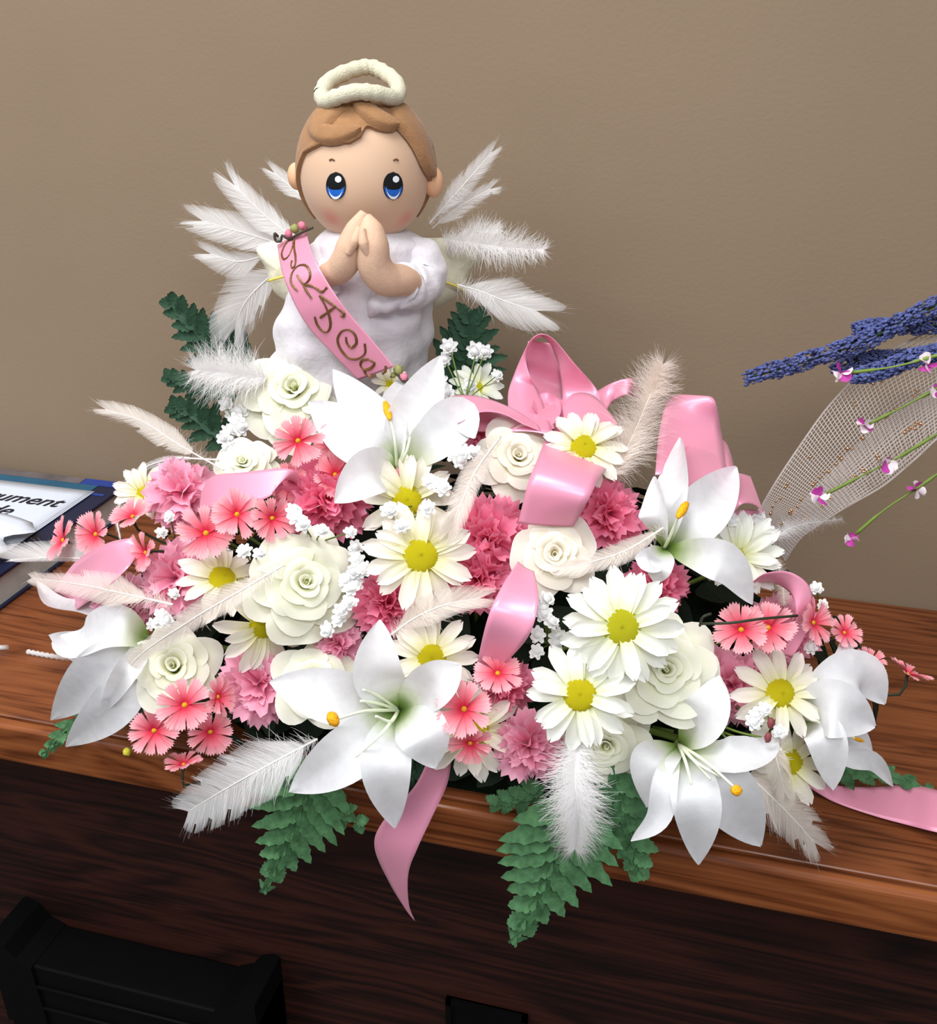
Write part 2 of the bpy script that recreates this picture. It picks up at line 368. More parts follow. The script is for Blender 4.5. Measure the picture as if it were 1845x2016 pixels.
# ------------------------------------------------------------------ the doll
DO = W(718, 745, .24); hd = CAM - DO; hd[2] = 0; hd = nrm(hd)
DR = np.cross(UPZ, hd); # local x; local y is away from the camera
DRm = np.array([DR, -hd, UPZ])          # rows: local axes in world
if DR @ RT < 0: DR = -DR
def dl(px, py, y=0.0):
    d = ray(px, py); t = ((DO - CAM) @ hd - y) / (d @ hd); p = CAM + d * t - DO
    return np.array([p @ DR, -(p @ hd), p[2]])
rotm = Matrix((DR, -hd, UPZ)).transposed()
doll = empty('angel_doll', DO, 'soft angel doll with tan hair and praying hands in a white velvet gown', 'doll', None, rotm)
HC = dl(718, 345); hs = (dl(844, 345) - HC)[0]; HRX = hs; HRZU = dl(718, 182)[2] - HC[2]; HRZD = HC[2] - dl(718, 477)[2]; HRY = hs * .95
def headpt(x, z, k=1.0, back=False):
    """point on the head for local offsets x, z (metres from the head centre)"""
    rz = HRZU if z > 0 else HRZD
    q = max(0.0, 1 - (x / HRX) ** 2 - (z / rz) ** 2); y = math.sqrt(q) * (1 if back else -1)
    v = np.array([x / HRX, y, z / rz])
    l = np.linalg.norm(v)
    v = v / l * k
    return HC + np.array([v[0] * HRX, v[1] * HRY, v[2] * rz])
def hpx(px, py, k=1.0):
    """head surface point seen at this pixel"""
    q = dl(px, py, -HRY * .6) - HC
    for _ in range(4):
        p = headpt(q[0], q[2], k); q2 = dl(px, py, p[1]); q = q2 - HC
    return headpt(q[0], q[2], k)
# skin with blushed cheeks
m, nt, out = newmat('doll_skin_cloth'); N = nt.nodes; L = nt.links
pr = N.new('ShaderNodeBsdfPrincipled'); pr.inputs['Roughness'].default_value = .6; pr.inputs['Specular IOR Level'].default_value = .3; pr.inputs['Sheen Weight'].default_value = .15
tc = N.new('ShaderNodeTexCoord'); col = None
for c in (hpx(652, 431), hpx(800, 431)):
    vm = N.new('ShaderNodeVectorMath'); vm.operation = 'DISTANCE'; vm.inputs[1].default_value = tuple(c); L.new(tc.outputs['Object'], vm.inputs[0])
    mr = N.new('ShaderNodeMapRange'); mr.inputs[1].default_value = .002; mr.inputs[2].default_value = .0125; mr.inputs[3].default_value = .6; mr.inputs[4].default_value = 0
    L.new(vm.outputs['Value'], mr.inputs[0])
    mx = N.new('ShaderNodeMixRGB'); L.new(mr.outputs[0], mx.inputs[0])
    if col is None: mx.inputs[1].default_value = lin((208, 174, 146))
    else: L.new(col, mx.inputs[1])
    mx.inputs[2].default_value = lin((212, 118, 108)); col = mx.outputs[0]
L.new(col, pr.inputs['Base Color']); L.new(pr.outputs[0], out.inputs[0]); MT['skin'] = m
MT['skin_hand'] = plain('doll_hand_cloth', (212, 176, 150), .7, .25, noise=.04, nscale=120, bump=.15, bscale=500)

V = []; n1, n2 = 28, 40
for i in range(n1 + 1):
    th = math.pi * i / n1
    for j in range(n2):
        ph = 2 * math.pi * j / n2
        v = np.array([math.sin(th) * math.sin(ph), -math.sin(th) * math.cos(ph), math.cos(th)])
        V.append(HC + v * np.array([HRX, HRY, HRZU if v[2] > 0 else HRZD]))
Fh = [(i * n2 + j, (i + 1) * n2 + j, (i + 1) * n2 + (j + 1) % n2, i * n2 + (j + 1) % n2) for i in range(n1) for j in range(n2)]
head = MB().add(V, Fh).build('head', MT['skin'], doll)
# neck
MB().tube([dl(718, 500, .0), dl(718, 460, .0)], [.026, .03], 16).build('neck', MT['skin_hand'], doll)
def patch(cx, cy, rx, ry, k, y0=-1., y1=1., n=20, m=6, lean=0.0):
    """oval print on the face between heights y0..y1 (fractions of ry, up positive)"""
    b = MB(); P = []
    for i in range(m + 1):
        v = y0 + (y1 - y0) * i / m; w = math.sqrt(max(0, 1 - v * v)) * rx
        P.append([hpx(cx + w * (2 * j / n - 1) + lean * v, cy - v * ry, k) for j in range(n + 1)])
    return b.grid(P)
for ex, s in ((662, 1), (773.5, 1)):
    eye = patch(ex, 366, 19.5, 27.5, 1.010, m=14).build('eye', MT['eye_black'], head)
    def lower(cx, cy, rx, ry, k, dip):
        b = MB(); P = []
        for i in range(5):
            row = []
            for j in range(17):
                t = 2 * j / 16 - 1; x = t * rx * .99
                lo_ = -math.sqrt(max(0, 1 - t * t)) * ry; hi = lo_ * dip + .2
                row.append(hpx(cx + x, cy - (lo_ + (hi - lo_) * i / 4), k))
            P.append(row)
        return b.grid(P)
    lower(ex, 366, 18, 26, 1.0165, .30).build('iris', MT['eye_blue'], eye)
    lower(ex, 366.5, 14, 25.5, 1.021, .80).build('eye_white', MT['eye_white'], eye)
    patch(ex + 5, 353, 6.3, 6.8, 1.021, n=10).build('eye_glint', MT['eye_white'], eye)
for bx in (654, 779):
    MB().tube(spline([hpx(bx - 5, 316, 1.008), hpx(bx, 313.5, 1.010), hpx(bx + 5, 316, 1.008)], 7), .0006, 5).build('brow', MT['brow'], head)
# ears
for ex, ey, rx, ry, dy in ((583, 347, 17, 27, .005), (853, 358, 20, 31, -.004)):
    c = dl(ex, ey, dy); r = np.array([(dl(ex + rx, ey, dy) - c)[0], .009, c[2] - dl(ex, ey + ry, dy)[2]])
    e_ = MB().ball(c, r, 20, 14).build('ear', MT['ear'], doll)
# hair cap, hairline given along the forehead
hl = [(588, 372), (591, 345), (603, 306), (640, 289), (690, 289), (712, 277), (718, 262), (727, 259), (742, 265), (775, 268), (786, 259), (800, 272), (822, 305), (838, 345), (846, 374)]
KH = 1.055; tab = []
for q in hl:
    p = (hpx(*q, KH) - HC) / np.array([HRX, HRY, 1]); z = p[2]
    tab.append((math.atan2(p[0], -p[1]), z / (HRZU if z > 0 else HRZD)))
tab = sorted(tab)
def hairline(ph):
    if ph <= tab[0][0] - .18 or ph >= tab[-1][0] + .18: return -.62
    if ph < tab[0][0]: return tab[0][1] + (tab[0][0] - ph) / .18 * (-.62 - tab[0][1])
    if ph > tab[-1][0]: return tab[-1][1] + (ph - tab[-1][0]) / .18 * (-.62 - tab[-1][1])
    return float(np.interp(ph, [t[0] for t in tab], [t[1] for t in tab]))
P = []; nA = 140; nE = 26
for i in range(nE + 4):
    row = []
    for j in range(nA + 1):
        ph = -math.pi + 2 * math.pi * j / nA; e1 = math.asin(max(-.99, min(.99, hairline(ph)))); 
        s = min(1, i / nE); el = math.pi / 2 + (e1 - math.pi / 2) * s
        k = KH + .02 * math.sin(s * math.pi) + .006 * math.sin(ph * 9 + 3 * s) * s
        if s == 1: k = [KH + .012, KH + .004, 1.02, .98][min(3, i - nE)]
        v = np.array([math.cos(el) * math.sin(ph), -math.cos(el) * math.cos(ph), math.sin(el)]) * k
        row.append(HC + v * np.array([HRX, HRY, HRZU if v[2] > 0 else HRZD]))
    P.append(row)
hair = MB().grid(P).build('hair', MT['hair'], doll)
def lock(path, w, k0, k1):
    pp_ = spline([np.array(q + (0,), float) for q in path], 20); b = MB(); P = []
    for i, q in enumerate(pp_):
        s = i / 19; t = pp_[min(19, i + 1)] - pp_[max(0, i - 1)]; n = nrm(np.array([-t[1], t[0], 0]))
        hw = w * (min(1, .35 + 2.2 * s) * math.sqrt(max(0.0, 1 - max(0, (s - .55) / .45) ** 2)) + .02)
        row = []
        for j in range(9):
            a = j / 8 * 2 - 1; c = q + n * hw * a
            kk = k0 + (k1 - k0) * math.sqrt(max(0, 1 - a ** 4)) * min(1, 4 * s + .05)
            row.append(hpx(c[0], c[1], kk if abs(a) < 1 else k0 - .03))
        P.append(row)
    return b.grid(P)
lock([(708, 204), (655, 232), (632, 262), (660, 272), (712, 264)], 19, 1.06, 1.15).build('hair_lock', MT['hair'], hair)
lock([(700, 200), (712, 222), (742, 244), (778, 259)], 15, 1.065, 1.17).build('hair_lock', MT['hair'], hair)
lock([(762, 204), (790, 240), (825, 285), (848, 355)], 19, 1.06, 1.14).build('hair_lock', MT['hair'], hair)
# halo: lumpy closed tube
hp = [(632, 186, -.012), (648, 160, .004), (688, 140, .018), (726, 132, .024), (756, 143, .018), (782, 166, .004), (779, 192, -.022), (742, 184, -.034), (700, 181, -.036), (664, 191, -.032), (641, 200, -.022)]
pts = spline([dl(*q) for q in hp + hp[:1]], 70)
MB().tube(pts, [(.0061 + .0003 * math.sin(i * 1.9) + .0003 * rng.uniform(-1, 1)) for i in range(70)], 12, False).build('halo', MT['halo'], doll)
# gown: stacked soft sections
sec = [(446, 720, 52, .030), (456, 722, 86, .036), (474, 730, 112, .040), (505, 722, 120, .042), (545, 712, 128, .044), (585, 706, 142, .047), (625, 698, 152, .050), (665, 694, 151, .050), (700, 695, 144, .048), (735, 700, 132, .045), (790, 705, 118, .042), (850, 705, 110, .040)]
P = []
ys = np.linspace(446, 850, 46)
for y in ys:
    cx = np.interp(y, [s[0] for s in sec], [s[1] for s in sec]); rx = np.interp(y, [s[0] for s in sec], [s[2] for s in sec]); ry = np.interp(y, [s[0] for s in sec], [s[3] for s in sec])
    row = []
    for j in range(65):
        ph = 2 * math.pi * j / 64; f = min(1, (y - 446) / 140)
        w = 1 + f * (.028 * math.sin(9 * ph + y * .012) + .02 * math.sin(15 * ph - y * .03)) + .02 * math.sin(y * .09 + 4 * ph) * f
        c = dl(cx + rx * math.sin(ph) * w, y, 0); c[1] = -ry * math.cos(ph) * w; row.append(c)
    P.append(row)
MB().grid(P).build('gown', MT['velvet'], doll)
def limb(path, rad, k=18, n=34, wr=0.0, seed=0):
    p = spline(path, n); r = np.interp(np.linspace(0, 1, n), np.linspace(0, 1, len(rad)), rad)
    b = MB().tube(p, r, k)
    if wr:
        V = np.array(b.V); c = np.repeat(p, k, 0)
        for i in range(n * k):
            d = V[i] - c[i]; a = i // k; j = i % k
            V[i] = c[i] + d * (1 + wr * math.sin(a * .8 + seed + 2 * math.sin(j * .9)) + wr * .5 * math.sin(j * 1.3 + a * .5))
        b.V = list(V)
    return b
px1 = abs((dl(720, 550, -.05) - dl(719, 550, -.05))[0])
sl = limb([dl(790, 490, -.005), dl(826, 512, -.014), dl(832, 550, -.024), dl(806, 566, -.038), dl(787, 560, -.047)], [30 * px1, 48 * px1, 47 * px1, 46 * px1, 44 * px1], 24, 40, .05).build('sleeve', MT['velvet'], doll)
limb([dl(655, 488, -.005), dl(620, 520, -.014), dl(618, 548, -.025), dl(640, 548, -.04), dl(652, 543, -.044)], [28 * px1, 40 * px1, 40 * px1, 38 * px1, 36 * px1], 24, 40, .05, 2).build('sleeve', MT['velvet'], doll)
# hanging sleeve hem under the right arm and loose front folds
limb([dl(800, 575, -.046), dl(770, 590, -.05), dl(742, 600, -.05), dl(728, 622, -.046)], [22 * px1, 24 * px1, 20 * px1, 6 * px1], 16, 24, .08, 1).build('sleeve_hem', MT['velvet'], doll)
arm = limb([dl(815, 560, -.044), dl(790, 552, -.056), dl(757, 548, -.066), dl(737, 520, -.071), dl(734, 482, -.073), dl(729, 450, -.070), dl(722, 424, -.066)], [26 * px1, 31 * px1, 34 * px1, 33 * px1, 31 * px1, 24 * px1, 8 * px1]).build('arm', MT['skin_hand'], doll)
arm2 = limb([dl(632, 545, -.044), dl(662, 535, -.054), dl(680, 515, -.062), dl(690, 485, -.066), dl(703, 450, -.066), dl(718, 418, -.066)], [20 * px1, 27 * px1, 29 * px1, 27 * px1, 21 * px1, 9 * px1]).build('arm', MT['skin_hand'], doll)
limb([dl(726, 505, -.082), dl(716, 478, -.083), dl(713, 450, -.080)], [6 * px1, 10 * px1, 6 * px1]).build('thumb', MT['skin_hand'], arm)
limb([dl(686, 500, -.076), dl(699, 474, -.078), dl(708, 448, -.075)], [6 * px1, 10 * px1, 6 * px1]).build('thumb', MT['skin_hand'], arm2)
# cloth wings behind the doll, padded outlines
def wing(outline, y, th, name):
    o = np.array(outline, float); c = o.mean(0); V = []; Fc = []; n = len(o)
    for s in (-1, 1):
        for k, f in enumerate((1, .82, .5, .001)):
            for q in o:
                e = c + (q - c) * f; p = dl(e[0], e[1], y); p[1] += s * th * (1 - f * f) ** .6; V.append(p)
        b = 0 if s < 0 else 4 * n
        for k in range(3):
            for j in range(n): 
                fq = (b + k * n + j, b + k * n + (j + 1) % n, b + (k + 1) * n + (j + 1) % n, b + (k + 1) * n + j)
                Fc.append(fq if s > 0 else fq[::-1])
    return MB().add(V, Fc).build(name, MT['wing'], doll)
def dense(l, n=36):
    p = spline([np.array(q + (0,), float) for q in l + l[:1]], n + 1)[:-1]; return [tuple(q[:2]) for q in p]
wing(dense([(835, 468), (880, 468), (930, 468), (952, 482), (944, 510), (922, 545), (912, 574), (880, 596), (850, 600)], 40), .036, .011, 'wing')
wing(dense([(600, 470), (555, 472), (512, 482), (506, 498), (524, 530), (532, 560), (552, 585), (600, 600)], 40), .036, .011, 'wing')
for q in ([(868, 553, .023), (895, 562, .021), (916, 574, .028)], [(528, 553, .026), (552, 546, .021), (575, 541, .021)]):
    MB().tube(spline([dl(*w) for w in q], 12), .0012, 6).build('piping', MT['trim_yellow'], doll)
# support post that carries the doll over the foam
MB().tube([dl(705, 850, 0), np.array([0, 0, Z0 + .10 - DO[2]])], .012, 10).build('stand_pick', MT['stem_dark'], doll)

# ------------------------------------------------------------------ flower makers
def basis(n, roll, p):
    """rotation with local z along n; local x turned by roll from picture right"""
    n = nrm(n); x = nrm(RT - n * (RT @ n)); y = np.cross(n, x)
    c, s = math.cos(roll), math.sin(roll); X = x * c + y * s; Y = np.cross(n, X)
    return Matrix((X, Y, n)).transposed()
def facing(p, a=None, b=None):
    if a is None:
        q = (p - MC) / MR ** 2; n0 = nrm(q); return nrm(.55 * n0 + .45 * tocam(p))
    t = tocam(p); x = nrm(RT - t * (RT @ t)); y = np.cross(t, x)
    c = math.sqrt(max(.0, 1 - min(1., a * a + b * b))); return nrm(t * c + x * a + y * b)
def stem_to_foam(root, p, n, mat='stem', r=.0016):
    tgt = MC + (p - MC) * .62; tgt[2] = max(tgt[2], Z0 + .02); tgt[1] = max(tgt[1], .03)
    pts = spline([p, p - n * .018, (p - n * .02 + tgt) / 2, tgt], 8)
    inv = np.array(root.matrix_world.inverted()); V = []
    b = MB().tube(pts, r, 5)
    b.V = [(inv @ np.append(v, 1))[:3] for v in b.V]
    return b.build('stem', MT[mat], root)
def petal_grid(L, prof, nu, nv, zf, notch=None):
    P = []
    for i in range(nu):
        s = i / (nu - 1); w = prof(s); row = []
        for j in range(nv):
            t = 2 * j / (nv - 1) - 1
            x = L * s
            if notch: x += notch(s, t)
            row.append((x, w * t, zf(s, t)))
        P.append(row)
    return np.array(P)
def put(root, name, me, az=0.0, el=0.0, sc=1.0, off=(0, 0, 0), tw=0.0):
    o = link(name, me, root)
    o.matrix_local = Matrix.Translation(off) @ Matrix.Rotation(az, 4, 'Z') @ Matrix.Rotation(-el, 4, 'Y') @ Matrix.Rotation(tw, 4, 'X') @ Matrix.Diagonal((sc, sc, sc, 1))
    return o

# daisy ------------------------------------------------------------
def daisy_petal(mat, k):
    prof = lambda s: (.05 + .108 * math.sin(min(1, s / .7) * math.pi / 2)) * (1 if s < .78 else math.sqrt(max(.02, 1 - ((s - .78) / .235) ** 2)))
    P = petal_grid(1, prof, 9, 7, lambda s, t: .05 * math.sin(s * 3) * (1 - .3 * k) - (.16 + .05 * k) * s * s + .022 * math.cos(t * math.pi * 2.0) * math.sin(math.pi * s) + .05 * t * t * s,
                   lambda s, t: -.03 * (1 - abs(abs(t) - .45) / .55) * (s > .97) * -1 - (.05 * (abs(t) < .15)) * (s > .97))
    V, Fc, al = gridmesh(P); return mesh('petal', V, Fc, MT[mat], al)
def disc_mesh(mat, r=.31, h=.14, n=24):
    b = MB(); P = []
    for i in range(9):
        s = i / 8; th = s * math.pi / 2
        P.append([(r * math.sin(th) * math.cos(2 * math.pi * j / n) * (1 + .03 * ((i + j) % 2)), r * math.sin(th) * math.sin(2 * math.pi * j / n) * (1 + .03 * ((i + j) % 2)), h * math.cos(th) * (1 + .06 * ((i + j) % 2)) - .02) for j in range(n + 1)])
    return mesh('disc', *gridmesh(P)[:2], MT[mat])
DP = {m_: [daisy_petal(m_, k) for k in range(3)] for m_ in ('daisy', 'daisy_white')}
DD = {m_: disc_mesh(m_) for m_ in ('disc', 'disc_green')}
def daisy(px, py, rpx, label, ab=None, off=.0, npet=13, mat='daisy', disc='disc', roll=0., droop=0., skip=(), group='white and cream daisies'):
    p = M(px, py, off); n = facing(p, *(ab or ())); s = rpx * px2m(p)
    r = empty('daisy', p, label, 'flower', group, basis(n, roll, p))
    for ring, (cnt, el0, zz, ss) in enumerate(((npet, .10, 0, 1.0), (npet // 2, .22, .03, .9))):
        for k in range(cnt):
            az = 2 * math.pi * (k + .5 * ring) / cnt + rng.uniform(-.09, .09)
            if any(a0 < (math.degrees(az) % 360) < a1 for a0, a1 in skip): continue
            put(r, 'petal', DP[mat][rng.randint(3)], az, el0 + droop + rng.uniform(-.12, .12), s * ss * rng.uniform(.92, 1.03), (0, 0, zz * s), rng.uniform(-.25, .25))
    put(r, 'disc', DD[disc], 0, 0, s, (0, 0, .055 * s))
    bpy.context.view_layer.update(); stem_to_foam(r, p, n); return r

# cosmos -----------------------------------------------------------
def cosmos_petal(k):
    def prof(s): return .035 + .185 * s ** .9
    P = petal_grid(1, prof, 7, 9, lambda s, t: .25 * s - .22 * s * s + .02 * math.cos(t * 9 + k) * s + .05 * t * t * s,
                   lambda s, t: (-.10 * (1 - math.cos(t * math.pi * 4)) / 2 - .08 * t * t) * (s > .8))
    V, Fc, al = gridmesh(P); return mesh('petal', V, Fc, MT['cosmos'], al)
CP = [cosmos_petal(k) for k in range(3)]; CDm = disc_mesh('cosmos_disc', .10, .10, 10)
def cosmos(px, py, rpx, label, ab=None, off=.02, npet=10, cup=.2, roll=0.):
    p = M(px, py, off); n = facing(p, *(ab or ())); s = rpx * px2m(p)
    r = empty('cosmos', p, label, 'flower', 'small coral pink cosmos flowers', basis(n, roll, p))
    for k in range(npet):
        put(r, 'petal', CP[rng.randint(3)], 2 * math.pi * k / npet + rng.uniform(-.1, .1), cup + rng.uniform(-.12, .2), s * rng.uniform(.9, 1.05), (0, 0, 0), rng.uniform(-.3, .3))
    put(r, 'disc', CDm, 0, 0, s, (0, 0, .03 * s))
    bpy.context.view_layer.update(); stem_to_foam(r, p, n, 'stem_dark', .0011); return r

# carnation --------------------------------------------------------
def carn_petal(mat, k):
    ph = rng.uniform(0, 6, 3); P = []
    for i in range(8):
        s = i / 7; row = []
        for j in range(13):
            t = 2 * j / 12 - 1; ha = .62 * (.35 + .65 * s)
            rr = s * (1 - .13 * t * t)
            if i == 7: rr *= 1 - .13 * (j % 2)
            if i == 6: rr *= 1 - .02 * (j % 2)
            z = (.17 * math.sin(t * 4.0 + ph[0]) + .05 * math.sin(t * 9 + ph[1])) * s ** 1.6 + .10 * s * s * math.sin(ph[2])
            row.append((rr * math.cos(t * ha), rr * math.sin(t * ha), z))
        P.append(row)
    V, Fc, al = gridmesh(P); return mesh('petal', V, Fc, MT[mat], al)
KP = {m_: [carn_petal(m_, k) for k in range(6)] for m_ in ('carn', 'carn_light')}
def carnation(px, py, rpx, label, ab=None, off=-.012, mat='carn', dens=1.0):
    p = M(px, py, off); n = facing(p, *(ab or ())); s = rpx * px2m(p)
    r = empty('carnation', p, label, 'flower', 'pink ruffled carnations', basis(n, rng.uniform(0, 6), p))
    for cnt, el, sc, z in ((9, .05, 1.05, -.10), (8, .42, 1.0, -.04), (7, .80, .88, -.02), (5, 1.12, .78, .0), (3, 1.38, .70, .02)):
        for k in range(int(cnt * dens)):
            put(r, 'petal', KP[mat][rng.randint(6)], 2 * math.pi * k / int(cnt * dens) + rng.uniform(-.25, .25), el + rng.uniform(-.22, .22), s * sc * rng.uniform(.82, 1.14), (0, 0, z * s), rng.uniform(-.35, .35))
    b = MB().tube([(0, 0, -.6 * s), (0, 0, -.12 * s), (0, 0, -.02 * s)], [.10 * s, .2 * s, .05 * s], 8).build('calyx', MT['stem'], r)
    bpy.context.view_layer.update(); stem_to_foam(r, p, n); return r

# rose ---------------------------------------------------------------
def rose_petal(mat, rb, rt, h, ha, curl, ruf, k):
    P = []; ph = rng.uniform(0, 6)
    for i in range(9):
        s = i / 8; row = []
        for j in range(13):
            t = 2 * j / 12 - 1
            edge = 1 - .16 * abs(t) ** 2.5 * s
            se = s * edge
            a = t * ha * (.45 + .55 * math.sin(min(1, s * 1.15) * math.pi / 2))
            rad = rb + (rt - rb) * se ** 1.5 + curl * max(0, se - .72) ** 1.5 * 2.2 + ruf * s * s * math.sin(4 * t + ph)
            z = h * math.sin(se * math.pi / 2) - curl * max(0, se - .80) ** 1.3 * 2.2 + ruf * .8 * s * s * math.cos(5 * t + ph)
            row.append((rad * math.cos(a), rad * math.sin(a), z))
        P.append(row)
    V, Fc, al = gridmesh(P); return mesh('petal', V, Fc, MT[mat], al)
def rose_set(mat):
    L_ = []
    # count, base radius, tip radius, height, half angle, curl, ruffle
    for cnt, rb, rt, h, ha, cu, ru in ((2, .02, .05, .58, 2.2, .02, .0), (3, .03, .13, .60, 1.5, .05, .008), (3, .05, .24, .60, 1.25, .10, .012), (4, .06, .38, .56, 1.0, .16, .02), (5, .08, .58, .46, .82, .26, .03), (5, .08, .78, .32, .74, .30, .045), (6, .08, .98, .12, .66, .24, .06)):
        L_.append((cnt, [rose_petal(mat, rb, rt, h, ha, cu, ru, k) for k in range(2)]))
    return L_
RS = {m_: rose_set(m_) for m_ in ('rose', 'rose_blush')}
def rose(px, py, rpx, label, ab=None, off=.0, mat='rose', layers=7, zs=1.0):
    p = M(px, py, off); n = facing(p, *(ab or ())); s = rpx * px2m(p)
    r = empty('rose', p, label, 'flower', 'cream white roses', basis(n, rng.uniform(0, 6), p))
    lay = RS[mat][:layers]; mx = {7: 1.0, 6: .82, 5: .66}[layers]
    for q, (cnt, ms) in enumerate(lay):
        for k in range(cnt):
            o = put(r, 'petal', ms[k % 2], 2 * math.pi * k / cnt + q * .9 + rng.uniform(-.12, .12), rng.uniform(-.06, .06), s / mx * rng.uniform(.96, 1.04), (0, 0, -.25 * s))
            o.scale.z *= zs
    MB().ball((0, 0, -.28 * s), (.13 * s, .13 * s, .14 * s), 10, 6).build('calyx', MT['stem'], r)
    bd = MB().ball((0, 0, .05 * s * zs), (.055 * s, .05 * s, .24 * s * zs), 10, 8, None, .05); bd.A = [.3] * len(bd.V); bd.build('bud', MT[mat], r)
    bpy.context.view_layer.update(); stem_to_foam(r, p, n); return r

# lily: every petal follows its own curve ---------------------------
def sheet(path, hw, hint, prof, cup=.25, crease=.0, nu=20, nv=11, ruf=0.0, ph=0.0):
    p = spline(path, nu); T = np.gradient(p, axis=0); P = []
    for i in range(nu):
        s = i / (nu - 1); t = nrm(T[i]); N = nrm(hint - t * (hint @ t)); S = np.cross(t, N); w = hw * prof(s); row = []
        for j in range(nv):
            v = 2 * j / (nv - 1) - 1
            row.append(p[i] + S * w * v + N * (cup * w * (v * v - .3) + crease * hw * (abs(v) - .5) * math.sin(math.pi * s) + ruf * hw * s * v * math.sin(7 * s + 2 * v + ph)))
        P.append(row)
    return P
def lily_prof(s):
    w = math.sin(min(1., s / .5) * math.pi / 2) * .82 + .18 if s < .5 else 1.0
    if s > .5: q = (s - .5) / .5; w = (1 - q ** 1.75) ** .85
    return max(w, .03) * (1 if s > .12 else .35 + .65 * s / .12)
def lily(th, petals, label, anthers=(), fil=(), hint=None, mat='lily', toff=.0):
    p0 = M(*th); r = empty('lily', p0, label, 'flower', 'large white lilies')
    hb = tocam(p0) if hint is None else nrm(hint)
    for q in petals:
        pts, hwp = q[0], q[1]; o = q[2] if len(q) > 2 else {}
        w = [p0] + [M(*z) for z in pts]
        hn = hb if 'h' not in o else facing(w[-1], *o['h'])
        MBk = MB().grid(sheet(w, hwp * px2m(w[-1]), hn, o.get('prof', lily_prof), o.get('cup', .28), o.get('crease', .12), ruf=o.get('ruf', .06), ph=rng.uniform(0, 6)))
        MBk.build('petal', MT[mat], r, p0)
    for f in fil:
        MB().tube(spline([p0] + [M(*z) for z in f], 14), np.linspace(.0013, .0008, 14), 6).build('filament', MT['filament'], r, p0)
    for a0, a1, rp in anthers:
        A, B = M(*a0), M(*a1); ax = nrm(B - A); t = nrm(np.cross(ax, hb)); u_ = np.cross(t, ax); l = np.linalg.norm(B - A) / 2; w = rp * px2m(A)
        MB().ball((A + B) / 2, (w, w, l), 10, 8, (t, u_, ax), .05).build('anther', MT['anther'], r, p0)
    q = (p0 - MC) / MR ** 2
    stem_to_foam2(r, p0, nrm(q)); return r
def stem_to_foam2(root, p, n, mat='stem', r=.002):
    tgt = MC + (p - MC) * .62; tgt[2] = max(tgt[2], Z0 + .02); tgt[1] = max(tgt[1], .03)
    o = np.array(root.location)
    return MB().tube(spline([p, p - n * .015, tgt], 8), np.linspace(r * 1.6, r, 8), 6).build('stem', MT[mat], root, o)

